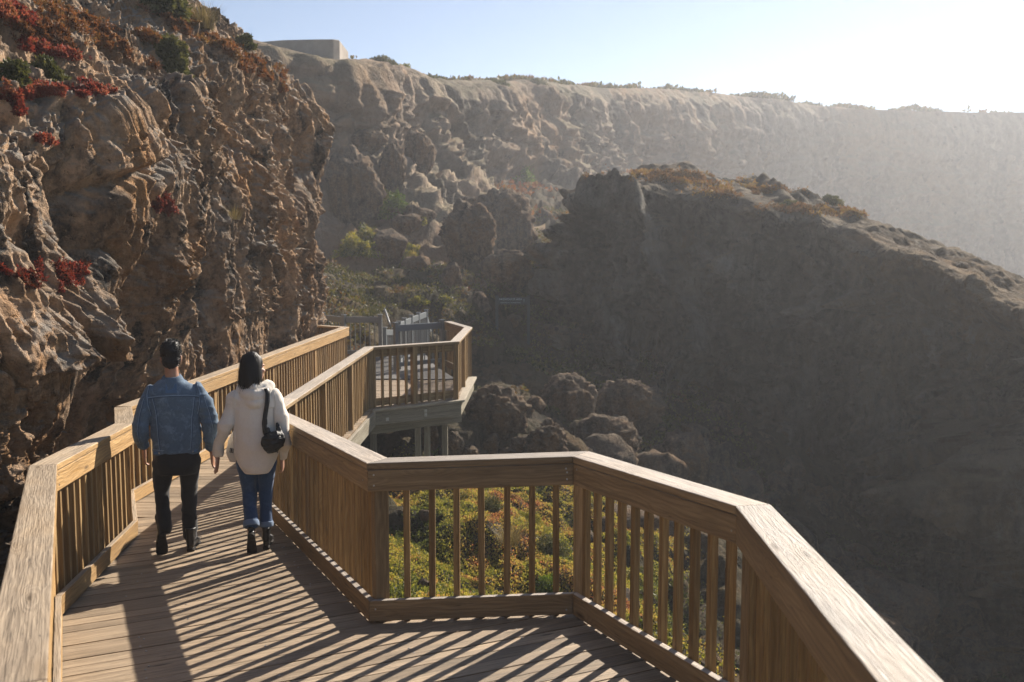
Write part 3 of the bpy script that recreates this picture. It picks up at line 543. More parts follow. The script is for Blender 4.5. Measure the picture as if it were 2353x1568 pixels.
# grey coated railings and the stair beyond the lookout
def slab(name, x0, x1, y0, y1, z0, z1, mat, root, bevel=.004):
    pr = Prisms(); pr.add([(x0, y0, z0), (x1, y0, z0), (x1, y1, z0), (x0, y1, z0)], [(x0, y0, z1), (x1, y0, z1), (x1, y1, z1), (x0, y1, z1)]); return under(pr.build(name, M[mat], None, bevel), root)
pl = bw
pr = clip_deck([(-5.2, 21.21), (-1.2, 21.21), (-1.7, 23.6), (-2.35, 23.4), (-2.2, 27.0), (-5.2, 27.0)], (0, 1), .6, .004, lambda x, y: .031, th=.04); under(pr.build('landing_grating', M['greydeck'], None, .002), bw)
def grey_rail(path, label, posts, capends=True, gap=.125, stairs=0., h=1.08):
    root = empty('grey_railing', path[0]); tag(root, label, 'railing', None)
    P3 = [np.array(q, float) for q in path]
    for i in range(len(P3) - 1):
        a, b = P3[i], P3[i + 1]; T = b - a; L = np.linalg.norm(T[:2]); n = np.array([T[1], -T[0], 0]) / L * .025; rz = math.atan2(T[1], T[0]); t2 = T / L * .05
        for nm, z0, z1 in (('top_rail', h - .17, h - .02), ('bottom_rail', .1, .2)):
            pr = Prisms(); e = np.array([0, 0, z0]); f = np.array([0, 0, z1]); pr.add([a + t2 - n + e, b - t2 - n + e, b - t2 + n + e, a + t2 + n + e], [a + t2 - n + f, b - t2 - n + f, b - t2 + n + f, a + t2 + n + f]); under(pr.build(nm, M['grey'], None, .006), root)
        t = .16
        while t < L - .1:
            q = a + T * t / L; stick('baluster', q[0], q[1], q[2] + .2, rz, root, .02, .02, h - .37, 'grey'); t += gap
    for i in posts:
        q = P3[i]; T = (P3[min(i + 1, len(P3) - 1)] - P3[max(i - 1, 0)]); rz = math.atan2(T[1], T[0])
        p_ = stick('post', q[0], q[1], q[2] - .1, rz, root, .09, .09, h + .12, 'grey'); c = stick('post_cap', q[0], q[1], q[2] + h + .021, rz, root, .115, .115, .022, 'grey')
        c.parent = p_; c.matrix_parent_inverse = Matrix.Identity(4); c.location = (0, 0, h + .121); c.rotation_euler = (0, 0, 0)
    return root
zg = .03
def GX(px, d): return ray(px, 720)[0] * d
g1 = [(GX(742, 26.2), 26.2, zg), (GX(790, 25.4), 25.4, zg), (GX(874, 25.4), 25.4, zg)]
grey_rail(g1, 'grey railing panel between the cliff foot and the stair head', [0, 1, 2])
g2 = [(-1.66, 23.55, zg), (GX(909, 22.6), 22.6, zg)]
grey_rail(g2, 'single sloping grey railing closing the far end of the lookout bay', [0, 1])
g3 = [(GX(916, 23.0), 23.0, zg), (GX(928, 24.1), 24.1, zg), (GX(944, 25.2), 25.2, zg), (GX(961, 26.3), 26.3, zg), (GX(979, 27.5), 27.5, zg), (GX(990, 28.8), 28.8, zg - .65), (GX(1003, 30.2), 30.2, zg - 1.5)]
grey_rail(g3, 'long grey railing of stepped bays receding beside the stair', [0, 1, 2, 3, 4, 5, 6])
g4 = [(GX(884, 25.7), 25.7, zg - .35), (GX(905, 26.9), 26.9, zg - .45)]
grey_rail(g4, 'short low grey railing stepping down behind the stair opening', [0, 1])
def tube_v(pts, rad, n=10):
    pts = np.array(pts, float); rad = np.broadcast_to(rad, len(pts)); V = []
    for i, q in enumerate(pts):
        t = pts[min(i + 1, len(pts) - 1)] - pts[max(i - 1, 0)]; t /= np.linalg.norm(t); up = np.array([0, 0, 1.]) if abs(t[2]) < .9 else np.array([1., 0, 0]); a = np.cross(t, up); a /= np.linalg.norm(a); b = np.cross(a, t)
        for k in range(n):
            th = 2 * math.pi * k / n; V.append(q + rad[i] * (a * math.cos(th) + b * math.sin(th)))
    return np.array(V), gridfaces(len(pts), n).reshape(-1, 4), n
def tube_obj(name, pts, rad, mat, root=None, n=10):
    pts = [np.array(q, float) for q in pts]; pts = [pts[0]] + pts + [pts[-1]]; rad = list(np.broadcast_to(rad, len(pts) - 2)); rad = [1e-4] + rad + [1e-4]
    pts[0] = pts[1] - (pts[2] - pts[1]) * 1e-3; pts[-1] = pts[-2] + (pts[-2] - pts[-3]) * 1e-3
    V, _, _ = tube_v(pts, rad, n); Fc = []
    for i in range(len(pts) - 1):
        for k in range(n): Fc.append((i * n + k, i * n + (k + 1) % n, (i + 1) * n + (k + 1) % n, (i + 1) * n + k))
    o = npmesh(name, V, Fc, mat)
    if root: under(o, root)
    return o
hr = tube_obj('stair_handrail', [P(881, 716, 25.9), P(884, 712, 25.7), P(888, 722, 25.5), P(892, 735, 25.2), P(897, 750, 24.9)], .026, M['grey'])
tag(hr, 'round steel handrail sloping down at the stair head', 'handrail')
# ------------------------------------------------------------------ boulders
import bmesh
def ico(sub):
    bm = bmesh.new(); bmesh.ops.create_icosphere(bm, subdivisions=sub, radius=1); V = np.array([v.co[:] for v in bm.verts]); Fc = np.array([[v.index for v in f.verts] for f in bm.faces]); bm.free(); return V, Fc
ICO = {}
def boulder(name, box, d, seed, label, sub=5, blocky=.5, rough=1., depth=1., mat='boulder', tilt=0., group=None, sink=.25, world=None, cat='boulder'):
    if sub not in ICO: ICO[sub] = ico(sub)
    U, Fc = ICO[sub]; r = np.random.default_rng(seed)
    if world: c, (hx, hz) = np.array(world[0], float), world[1]
    else:
        x0, y0, x1, y1 = box; l_ = hit((x0 + x1) / 2, y1 - .12 * (y1 - y0), 9, BV2)[0]
        if l_: d = (.5 if box[0] > 1225 and box[1] > 840 else 0) + l_.y + .1 * (x1 - x0) / 2 / F_PX * l_.y
        a = P((x0 + x1) / 2, (y0 + y1) / 2, d); hx = (x1 - x0) / 2 / F_PX * d; hz = (y1 - y0) / 2 / F_PX * d; c = np.array(a)
    hy = hx * depth
    nrm = r.normal(size=(11, 3)); nrm[:, 2] *= .7; nrm /= np.linalg.norm(nrm, axis=1, keepdims=True); dd = r.uniform(.72, 1.0, 11)
    pr_ = U @ nrm.T; rr = dd / np.maximum(pr_, .05); k = 9.; cut = -np.log(np.exp(-k * np.minimum(rr, 3)).sum(1)) / k
    rad = (1 - blocky) * (1 + .22 * fbm(U * 1.3 + seed, 3, seed)) + blocky * np.clip(cut, .4, 1.35)
    a1, a2, aid = worley(U * 2.1 + seed * 1.7, seed + 3); b1, b2, bid = worley(U * 6 + seed, seed + 5)
    rad = rad * (1 + rough * (.10 * (aid - .5) * np.minimum(a2 - a1, .3) / .3 + .05 * (np.sqrt(np.clip(1 - a1 * a1 * 1.3, 0, 1)) - .6) + .085 * fbm(U * 3 + seed, 5, seed + 9, .6) + .045 * ridged(U * 6 + seed, 4, seed + 11, .6) - .06 * sstep(.35, .1, b1) * (bid > .4)))
    V = U * rad[:, None]; V = V / np.array([np.ptp(V[:, 0]) / 2, np.ptp(V[:, 1]) / 2, np.ptp(V[:, 2]) / 2]); V -= (V.max(0) + V.min(0)) / 2
    if tilt:
        ct, st = math.cos(tilt), math.sin(tilt); V = np.stack([V[:, 0] * ct - V[:, 2] * st, V[:, 1], V[:, 0] * st + V[:, 2] * ct], 1); V = V / np.array([np.ptp(V[:, 0]) / 2, 1, np.ptp(V[:, 2]) / 2])
    V[:, 2] = np.where(V[:, 2] < 0, V[:, 2] * (1 + sink * 2), V[:, 2])
    o = npmesh(name, V * np.array([hx, hy, hz]), Fc, M[mat]); o.location = c; tag(o, label, cat, group); SURFB.append((o, V * np.array([hx, hy, hz]) + c, Fc)); return o
SURFB = []
BL = [
 ((752, 332, 888, 512), 47, 'tall slab sided grey rock block at the cliff foot behind the railing', .8, 1.3, .8, 0),
 ((868, 325, 934, 440), 51, 'steep pointed rock leaning behind the tall slab block', .6, 1.4, 1, .1),
 ((800, 296, 892, 352), 56, 'rounded rust topped rock high behind the tall slab block', .3, 1, 1, 0),
 ((926, 298, 1003, 398), 55, 'undercut rock buttress standing out from the far cliff foot', .5, 1.3, 1.2, .05),
 ((1006, 458, 1142, 612), 43, 'large brown boulder with a rusty red shoulder mid gully', .5, 1.5, 1., -.15),
 ((1078, 430, 1232, 580), 48, 'big round dark boulder behind the rusty shouldered one', .3, 1.5, .9, 0),
 ((1162, 518, 1236, 582), 46, 'pale triangular rock below the big round dark boulder', .75, 1.1, .8, .2),
 ((1098, 572, 1228, 660), 44.5, 'flat red topped rock ledge beside the big outcrop', .6, .9, .8, 0),
 ((926, 470, 990, 516), 46, 'small pyramid shaped rock in the green slope', .75, 1.1, .8, 0),
 ((942, 478, 1004, 508), 48, 'low pale rock behind the small pyramid rock', .6, .6, .8, 0),
 ((862, 522, 942, 606), 41, 'slanted angular rock above the round green cushion bush', .85, .4, .9, .3),
 ((896, 490, 974, 536), 44, 'broad grey rock with a mossy top above the slanted angular rock', .5, .8, 1, 0),
 ((1014, 600, 1062, 668), 40, 'narrow upright rock with a lit right edge', .6, 1., .8, 0),
 ((1052, 452, 1128, 498), 50, 'split slab lying against the big round dark boulder', .8, .6, .8, -.35),
 ((880, 470, 935, 502), 50, 'brown hump of rock under the undercut buttress', .4, .9, 1, 0),
 ((1063, 882, 1222, 1012), 25, 'large crusty boulder just right of the lookout bay', .35, 1.5, .9, -.1),
 ((1012, 990, 1068, 1046), 20.2, 'pitted round rock under the lookout bay, left of the upright stub', .3, 1.5, 1, 0),
 ((1108, 994, 1150, 1044), 20.2, 'stubby upright rock with a forked top', .6, 1.2, .9, 0),
 ((1200, 974, 1308, 1058), 22, 'knobbly boulder on the shadow edge right of the stubby rock', .3, 1.6, .9, 0),
 ((1054, 1022, 1106, 1050), 19.2, 'low tan rock between the pitted rock and the stubby rock', .4, 1., 1, 0),
 ((1142, 1028, 1192, 1052), 19.2, 'flat pinkish rock showing just over the near cap rail', .5, .9, 1, 0),
 ((1168, 1000, 1214, 1052), 21, 'jagged grey rock leaning on the knobbly boulder', .6, 1.3, 1, 0),
 ((966, 955, 1012, 1048), 21.5, 'stack of weathered rock behind the support posts', .4, 1.5, 1, 0),
 ((1232, 858, 1378, 980), 31, 'long shaded ridge of rock behind the large crusty boulder', .3, 1.5, 1., .1),
 ((1345, 868, 1530, 1010), 30, 'shaded craggy rock hump at the foot of the outcrop', .35, 1.5, .8, -.2),
 ((1300, 950, 1480, 1070), 28, 'big smooth shaded boulder with a lit left shoulder', .3, 1.2, .8, 0),
 ((1490, 985, 1640, 1130), 28, 'shaded rounded boulder in the middle of the dark slope', .35, 1.3, .8, -.2),
 ((2160, 1458, 2285, 1560), 21.5, 'pale crusted boulder deep in the gully at far right', .3, 1.3, .9, 0),
 ((1268, 1318, 1322, 1366), 11.8, 'smooth grey boulder in the plants at the foot of the front railing', .5, .7, .9, 0),
 ((958, 1168, 992, 1200), 14.6, 'small dark slab poking through the leafy slope', .8, .6, .8, -.5),
 ((958, 1328, 988, 1362), 11.5, 'grey knob of rock low in the leafy slope', .7, .8, .8, 0),
 ((1322, 1240, 1346, 1300), 14.5, 'grey rock among red plants behind the first right balusters', .5, 1, .9, 0),
 ((1405, 1440, 1450, 1530), 12.6, 'lichen spotted rock below the slope edge', .5, 1.1, .9, .2),
 ((1560, 1470, 1600, 1515), 15.5, 'low grey rock far down behind the right balusters', .5, 1.1, .9, 0),
]
for k, (b, d, lab, bl, ro, dp, ti) in enumerate(BL):
    boulder('boulder', b, d, 100 + k * 7, lab, 5 if (b[2] - b[0]) > 60 else 4, bl, ro, dp, tilt=ti)
# loose stones strewn in the gully: too many to count
def scatter_ground(n, xr, yr, dens=None, seed=0):
    r = np.random.default_rng(seed); x = r.uniform(*xr, n); y = r.uniform(*yr, n)
    i = np.clip(np.searchsorted(gx, x) - 1, 0, len(gx) - 2); j = np.clip(np.searchsorted(gy, y) - 1, 0, len(gy) - 2); fx = (x - gx[i]) / (gx[i + 1] - gx[i]); fy = (y - gy[j]) / (gy[j + 1] - gy[j]); Zg = groundG[..., 2]
    z = Zg[i, j] * (1 - fx) * (1 - fy) + Zg[i + 1, j] * fx * (1 - fy) + Zg[i, j + 1] * (1 - fx) * fy + Zg[i + 1, j + 1] * fx * fy
    dzx = (Zg[i + 1, j] - Zg[i, j]) / (gx[i + 1] - gx[i]); dzy = (Zg[i, j + 1] - Zg[i, j]) / (gy[j + 1] - gy[j]); nn = np.stack([-dzx, -dzy, np.ones(n)], 1); nn /= np.linalg.norm(nn, axis=1, keepdims=True)
    p_ = np.stack([x, y, z], 1)
    if dens is not None:
        k = r.random(n) < dens(p_); return p_[k], nn[k]
    return p_, nn
U0, F0 = ico(3); parts_v, parts_f, off = [], [], 0
vis = lambda q: ((q[:, 0] > np.interp(q[:, 1], [0, 7, 10, 25, 60], [2.6, 2.6, 1.6, .3, -10])) & (fbm(q * .25, 3, 401) > -.25)).astype(float)
for (n, xr, yr, smin, smax, sd) in ((1500, (-3, 16), (8, 30), .06, .32, 1), (1300, (-14, 14), (26, 60), .12, .6, 2), (520, (1.8, 15), (14, 31), .28, 1.15, 3)):
    q, nn = scatter_ground(n, xr, yr, vis, sd); r = np.random.default_rng(sd)
    for c_ in q:
        s_ = smin * (smax / smin) ** (r.random() ** 2.2); Rm = np.array(Matrix.Rotation(r.uniform(0, 6.28), 3, Vector(r.normal(size=3)).normalized())); sc = np.array([1, r.uniform(.6, 1), r.uniform(.45, .8)]) * s_
        v = U0 * (1 + .34 * vnoise(U0 * 1.7 + r.uniform(0, 90), 3) + .16 * vnoise(U0 * 4 + r.uniform(0, 90), 4) + .07 * vnoise(U0 * 9 + r.uniform(0, 90), 5))[:, None]; parts_v.append((v * sc) @ Rm.T + c_ - np.array([0, 0, .15 * s_])); parts_f.append(F0 + off); off += len(U0)
o = npmesh('loose_stones', np.concatenate(parts_v), np.concatenate(parts_f), M['boulder'], smooth=True); tag(o, 'loose stones strewn over the gully floor', None, kind='stuff')
# ------------------------------------------------------------------ plants
REDS = [(.09, .035, .02), (.20, .03, .025), (.34, .07, .055), (.40, .14, .09), (.26, .13, .06)]
RUST = [(.10, .05, .025), (.22, .09, .035), (.30, .12, .045), (.20, .12, .04), (.32, .18, .06)]
MIXG = [(.05, .065, .02), (.12, .14, .035), (.28, .27, .05), (.42, .33, .09), (.38, .19, .085), (.26, .08, .055)]
GREEN = [(.03, .055, .012), (.07, .12, .02), (.15, .22, .03), (.24, .28, .04)]
OLIVE = [(.04, .05, .02), (.08, .09, .03), (.14, .14, .05), (.20, .17, .06)]
MOSS = [(.06, .075, .015), (.16, .17, .028), (.31, .28, .045), (.40, .30, .07)]
M['red'] = leaf_mat('red_succulent', REDS, .35); M['rust'] = leaf_mat('rust_succulent', RUST, .25); M['mixg'] = leaf_mat('ground_cover_leaf', MIXG, .5); M['green'] = leaf_mat('green_leaf', GREEN, .35); M['olive'] = leaf_mat('olive_leaf', OLIVE, .25); M['moss'] = leaf_mat('moss_leaf', MOSS, .35)
M['straw'] = leaf_mat('straw_blade', [(.10, .08, .035), (.22, .17, .08), (.30, .24, .12)], .3)
def leafmesh(name, C_, Nn, size, r, rnd, mat, elong=1.8, up=.6, parent=None, jit=.5):
    """one pointed leaf (a folded diamond, two triangles) per point, leaning along the normal"""
    n = len(C_); d = Nn * up + r.normal(size=(n, 3)) * jit; d /= np.linalg.norm(d, axis=1, keepdims=True); a = np.cross(d, r.normal(size=(n, 3))); a /= np.linalg.norm(a, axis=1, keepdims=True); f = np.cross(a, d)
    L = (size * r.uniform(.6, 1.4, n))[:, None]; Wd = L / elong / 2
    V = np.stack([C_, C_ + d * L * .45 + a * Wd + f * Wd * .5, C_ + d * L, C_ + d * L * .45 - a * Wd + f * Wd * .5], 1).reshape(-1, 3); i = np.arange(n)[:, None] * 4
    return npmesh(name, V, i + np.array([[0, 1, 2, 3]]), mat, parent, False, {'rnd': ('POINT', np.repeat(np.clip(rnd, 0, 1), 4))})
def mat_patch(name, blobs, label, cat, matn, n=2500, size=.07, seed=0, height=.06, group=None, elong=2.2):
    r = np.random.default_rng(seed); C_, N_ = [], []
    for (px, py, rx, ry, ang, wgt) in blobs:
        for _ in range(int(n * wgt)):
            th = r.uniform(0, 6.283); rr = math.sqrt(r.random()); e = rr * (1 + .3 * math.sin(3 * th + seed) + .2 * math.sin(7 * th + 2 * seed)); x, y = e * rx * math.cos(th), e * ry * math.sin(th); ca, sa = math.cos(ang), math.sin(ang)
            l, nn = hit(px + x * ca - y * sa, py + x * sa + y * ca)
            if l is None: continue
            C_.append(l); N_.append(nn)
    C_ = np.array(C_); N_ = np.array(N_); k = (fbm(C_ * 4.5, 3, seed + 5) > -.22) | (n < 2500); C_, N_ = C_[k], N_[k]
    hgt = height * np.clip(.5 + fbm(C_ * 2.5, 2, seed + 6), .1, 1.4); Nu = N_ * .6 + np.array([0, 0, .6]); Nu /= np.linalg.norm(Nu, axis=1, keepdims=True); C_ = C_ + Nu * (hgt * r.random(len(C_)))[:, None]; k = r.random(len(C_)) < (1. if n < 2500 else .35) + .65 * sstep(-.3, .35, fbm(C_ * 9, 2, seed + 8)); C_, N_, Nu = C_[k], N_[k], Nu[k]
    o = leafmesh(name, C_, Nu, size, r, .45 + .45 * fbm(C_ * 1.4, 3, seed + 7) + r.normal(size=len(C_)) * .16, M[matn], elong); tag(o, label, cat, group); return o
PP = 'pigface and heath mats growing on the near cliff'
mat_patch('succulent_mat', [(100, 208, 105, 17, .05, .7), (205, 205, 45, 15, .1, .3)], 'long bright red succulent mat along the ledge at upper left of the cliff', 'succulent', 'red', 10080, 0.039, 1, group=PP)
mat_patch('succulent_mat', [(110, 118, 75, 14, .28, 1)], 'salmon red succulent mat above the round dark bush', 'succulent', 'red', 5280, 0.042, 2, group=PP)
mat_patch('succulent_mat', [(25, 30, 55, 22, .5, 1)], 'red succulent mat in the top left corner of the cliff', 'succulent', 'red', 5280, 0.052, 3, group=PP)
mat_patch('succulent_mat', [(85, 640, 85, 22, .2, .6), (150, 628, 55, 24, .1, .4)], 'deep red succulent mat crowning the jutting ledge beside the railing', 'succulent', 'red', 11040, 0.031, 4, .07, group=PP)
mat_patch('succulent_mat', [(35, 236, 42, 26, .1, 1)], 'dark red and ochre succulent mat under the long red one', 'succulent', 'red', 5280, 0.036, 5, group=PP)
mat_patch('succulent_mat', [(106, 325, 22, 9, .2, 1)], 'tiny red succulent tuft alone on the bare rock face', 'succulent', 'red', 1008, 0.031, 6, .06, group=PP)
mat_patch('succulent_mat', [(378, 474, 24, 20, .4, 1)], 'small red succulent mat on the block halfway up the face', 'succulent', 'red', 2160, 0.031, 7, .06, group=PP)
mat_patch('heath_mat', [(250, 95, 95, 20, .55, .6), (160, 40, 90, 22, .3, .5)], 'broad rust brown heath mat sloping down the upper cliff', 'heath', 'rust', 12480, 0.047, 8, .09, group=PP)
mat_patch('heath_mat', [(100, 85, 90, 26, .3, 1)], 'brown heath mat between the two red mats at top left', 'heath', 'rust', 7680, 0.047, 9, .09, group=PP)
mat_patch('heath_mat', [(585, 150, 75, 20, .42, 1)], 'red brown heath mat along the brow at the far end of the cliff', 'heath', 'rust', 8160, 0.057, 10, .09, group=PP)
mat_patch('heath_mat', [(400, 45, 95, 20, .45, 1)], 'rusty heath strip under the skyline grass tuft', 'heath', 'rust', 8160, 0.057, 11, .09, group=PP)
mat_patch('heath_mat', [(520, 110, 70, 16, .5, 1)], 'rusty heath strip right of the skyline grass tuft', 'heath', 'rust', 5280, 0.057, 12, .09, group=PP)
def shrub(name, px, py, rx, ry, d, label, matn, n=1600, size=.1, seed=0, depth=1., group=None, loc=None, cat='bush', ragged=.35, bias=.5):
    r = np.random.default_rng(seed)
    if loc is None and d < 50:
        l_ = hit(px, py + ry * .7, 9, BV2)[0]; d = l_.y if l_ else d
    c_ = np.array(loc if loc is not None else P(px, py, d)); hx, hz = rx / F_PX * d, ry / F_PX * d
    u = r.normal(size=(n, 3)); u /= np.linalg.norm(u, axis=1, keepdims=True); u[:, 2] = np.abs(u[:, 2]) * 1.25 - .25
    lump = 1 + ragged * fbm(u * 2.1 + seed * 3.1, 3, seed) ; rr = lump * (r.random(n) ** .3) * np.where(fbm(u * 3.5 + seed, 2, seed + 4) > -.35, 1, .75)
    q = c_ + u * rr[:, None] * np.array([hx, hx * depth, hz * 1.6]) + np.array([0, 0, -hz * .75])
    o = leafmesh(name, q, u, size, r, bias + .35 * fbm(u * 2.4 + seed, 3, seed + 9) + r.normal(size=n) * .14, M[matn], 1.7, .7); tag(o, label, cat, group); return o
def on(px, py): return hit(px, py)[0]
SH = [
 (102, 155, 42, 24, 'round dark green bush beside the long red mat', 'olive', 5200, 0.046), (385, 100, 42, 26, 'olive bush on the upper cliff slope', 'olive', 4800, 0.056), (400, 150, 34, 24, 'brown green bush below the olive bush at the cliff brow', 'olive', 4000, 0.056),
 (560, 92, 22, 13, 'small dark bush on the skyline right of the grass tuft', 'olive', 1800, 0.062), (25, 160, 35, 22, 'dark scrubby bush at the left edge above the red mat', 'olive', 3000, 0.050), (640, 190, 18, 12, 'brown bush perched on the far brow of the near cliff', 'rust', 1600, 0.062), (330, 75, 30, 14, 'low brown bush high on the upper slope', 'rust', 2000, 0.062)]
for k, (px, py, rx, ry, lab, mt, n, sz) in enumerate(SH):
    l = on(px, py + ry * .6)
    if l: shrub('bush', px, py, rx, ry, l.y, lab, mt, n, sz, 500 + k, .8, 'bushes on the near cliff', loc=(l.x, l.y, l.z + ry * .3 / F_PX * l.y))
SH2 = [
 (797, 342, 36, 12, 57, 'green cushion bush on top of the tall slab block', 'moss', 1700, .16), (905, 474, 34, 26, 45.5, 'bright green cushion bush right of the tall slab block', 'green', 2200, .15), (880, 452, 26, 18, 48, 'ochre green cushion bush above the bright green one', 'moss', 1400, .15),
 (818, 562, 48, 26, 40, 'sprawling ochre and green bush below the tall slab block', 'moss', 2800, .13), (850, 540, 40, 20, 41.5, 'ragged golden bush in the shade edge behind the sprawling one', 'moss', 1500, .13), (935, 597, 27, 19, 38.5, 'round green cushion bush catching the sun', 'moss', 1800, .12), (945, 572, 20, 14, 40, 'small ochre bush behind the round cushion bush', 'moss', 800, .12),
 (955, 505, 24, 10, 45.5, 'thin mossy bush over the broad grey rock', 'moss', 700, .13), (1192, 400, 36, 26, 70, 'hazy bright green bush on the slope under the far cliff', 'green', 1600, .26), (1235, 325, 24, 9, 78, 'thin yellow green bush high on the hazy slope', 'green', 700, .26), (1308, 385, 24, 14, 82, 'pale hazy bush right of the bright green one', 'moss', 800, .26), (965, 430, 48, 18, 53, 'mossy ochre bush under the rock buttress', 'moss', 2000, .17), (1000, 470, 40, 22, 50, 'spreading brown green bush on the mid slope', 'moss', 1800, .16),
 (925, 163, 24, 14, 54.5, 'yellow green bush on the skyline of the far cliff', 'moss', 1200, .2), (870, 143, 40, 10, 51.5, 'dark hedge like bush on the far skyline beside the concrete wall', 'olive', 3200, 0.124), (1130, 190, 40, 7, 70, 'low grassy bush on the far cliff edge', 'olive', 2000, 0.174), (1222, 190, 36, 8, 78, 'dark humped bush on the far cliff skyline', 'olive', 2000, 0.186),
 (1908, 460, 30, 13, 31.5, 'dark clipped looking bush alone on the outcrop top', 'olive', 3800, 0.074), (1815, 468, 22, 8, 32.5, 'low grey bush left of the dark one on the outcrop', 'olive', 1600, 0.074), (1000, 1040, 20, 10, 20.5, 'bright green tuft at the foot of the support posts', 'green', 500, .07), (960, 690, 24, 8, 34, 'small sunlit bush in the shaded rubble behind the landing', 'moss', 500, .12), (1022, 688, 18, 6, 37, 'tiny green bush right of the grey railing', 'moss', 350, .12),
 (1210, 1190, 48, 22, 15.0, 'lime green feathery bush at the edge of the leafy slope', 'moss', 3200, .035), (1130, 1165, 34, 26, 15.6, 'rounded dark green bush in the leafy slope', 'olive', 2600, .035), (1265, 1255, 44, 28, 14, 'dark leafy bush hanging over the slope edge', 'olive', 2600, .035), (1255, 1345, 35, 22, 12, 'yellow green bush beside the smooth grey boulder', 'green', 1300, .045)]
for k, (px, py, rx, ry, d, lab, mt, n, sz) in enumerate(SH2): shrub('bush', px, py, rx, ry, d, lab, mt, int(n * 1.8), sz * .68, 600 + k, .8, None, bias=.3 if mt == 'green' and 'dark' in lab else .5)
# golden and rusty turf over the outcrop top and red patches on boulders
def patch_world(name, pts, label, cat, matn, n, size, seed, up=.06, kind=None):
    r = np.random.default_rng(seed); C_, N_ = [], []
    for (px, py, rx, ry, w_) in pts:
        for _ in range(int(n * w_)):
            l, nn = hit(px + r.normal() * rx * .5, py + r.normal() * ry * .5, 8)
            if l is not None and nn.z > .25: C_.append(l); N_.append(nn)
    C_ = np.array(C_); k = fbm(C_ * 1.1, 3, seed + 2) > -.2; C_ = C_[k]; N_ = np.array(N_)[k]; C_ = C_ + N_ * (r.random(len(C_)) * up)[:, None]
    o = leafmesh(name, C_, N_, size, r, .5 + .45 * fbm(C_ * .8, 3, seed + 3) + r.normal(size=len(C_)) * .13, M[matn], 1.8, .5); tag(o, label, cat, None, kind); return o
M['gold'] = leaf_mat('golden_turf', [(.08, .06, .03), (.20, .11, .045), (.30, .15, .06), (.34, .22, .06), (.28, .2, .07)], .25)
patch_world('turf', [(1600, 412, 90, 10, .5), (1480, 405, 120, 10, .4), (1720, 440, 100, 14, .3), (1850, 480, 90, 10, .3), (1950, 490, 70, 8, .2)], 'golden and rusty low turf over the outcrop top', None, 'gold', 11000, .09, 801, kind='stuff')
# sunlit ground cover under the walkway and rough cover farther up the gully
def cover(name, n, xr, yr, dens, size, seed, hmax, matn, label, cl=1.3):
    q, nn = scatter_ground(n, xr, yr, dens, seed); r = np.random.default_rng(seed + 1); clump = np.clip(.35 + .8 * fbm(q * cl, 3, seed + 2), .03, 1.2)
    nu = nn * .5 + np.array([0, 0, .6]); nu /= np.linalg.norm(nu, axis=1, keepdims=True); q = q + nu * (clump * hmax * r.random(len(q)) ** .6)[:, None]
    rn = .42 + .42 * fbm(q * .75, 3, seed + 3) + .2 * fbm(q * 4., 2, seed + 4) + r.normal(size=len(q)) * .12
    o = leafmesh(name, q, nu, size, r, rn, M[matn], 1.5, .6, jit=.6); tag(o, label, None, kind='stuff'); return o
spd = lambda q: np.exp(-np.clip(np.abs(q[:, 0] + .35 - .12 * (q[:, 1] - 13)) - 2.3, 0, 9) ** 2 / .25) * sstep(20.5, 17.5, q[:, 1]) * (fbm(q * .9, 3, 901) > -.8)
cover('ground_cover', 330000, (-4.2, 3.8), (8.6, 20.5), spd, .034, 900, .12, 'mixg', 'leafy green, ochre and red ground cover on the slope under the walkway')
M['heath'] = leaf_mat('heath_leaf', [(.03, .035, .012), (.07, .075, .02), (.15, .14, .03), (.19, .12, .04), (.17, .07, .035)], .25)
upd = lambda q: .95 * (fbm(q * .33, 3, 911) > -.12)
cover('ground_cover', 150000, (-13, 8), (24, 62), upd, .10, 910, .3, 'heath', 'mossy ground cover on the rubble behind the landing', .5)
cover('ground_cover', 60000, (1.5, 16), (9, 32), lambda q: .8 * (fbm(q * .5, 3, 921) > .1), .06, 920, .15, 'olive', 'dark scrubby ground cover on the shaded gully floor', .7)
cover('ground_cover', 30000, (-10, 26), (56, 100), lambda q: .8 * (fbm(q * .2, 3, 931) > .05), .32, 930, .4, 'rust', 'rusty ground cover on the hazy slope under the far cliff', .3)
# low scrub that fringes the rim of the far cliff
r_ = np.random.default_rng(950); jr = np.where((rowsF > .63) & (rowsF < .745))[0]; ii = r_.integers(0, GF.shape[0], 42000); q = GF[ii, r_.choice(jr, len(ii))] + r_.normal(size=(len(ii), 3)) * np.array([.25, .25, .02]); dd_ = np.clip(q[:, 1] / 90, .45, 1.7)
kk = (fbm(q * .28, 3, 951) > .1) & (r_.random(len(q)) < .9); q, dd_ = q[kk], dd_[kk]; hh = np.clip(.25 + .9 * fbm(q * .22, 2, 952), .05, 1) * .4 * dd_; q[:, 2] += hh * r_.random(len(q)); V_n = np.tile([0, -.25, .97], (len(q), 1))
o = leafmesh('rim_scrub', q, V_n, .34 * dd_, r_, .45 + .4 * fbm(q * .3, 2, 953) + r_.normal(size=len(q)) * .15, M['heath'], 1.6, .6); tag(o, 'dull green and brown scrub fringing the far cliff rim', None, kind='stuff')
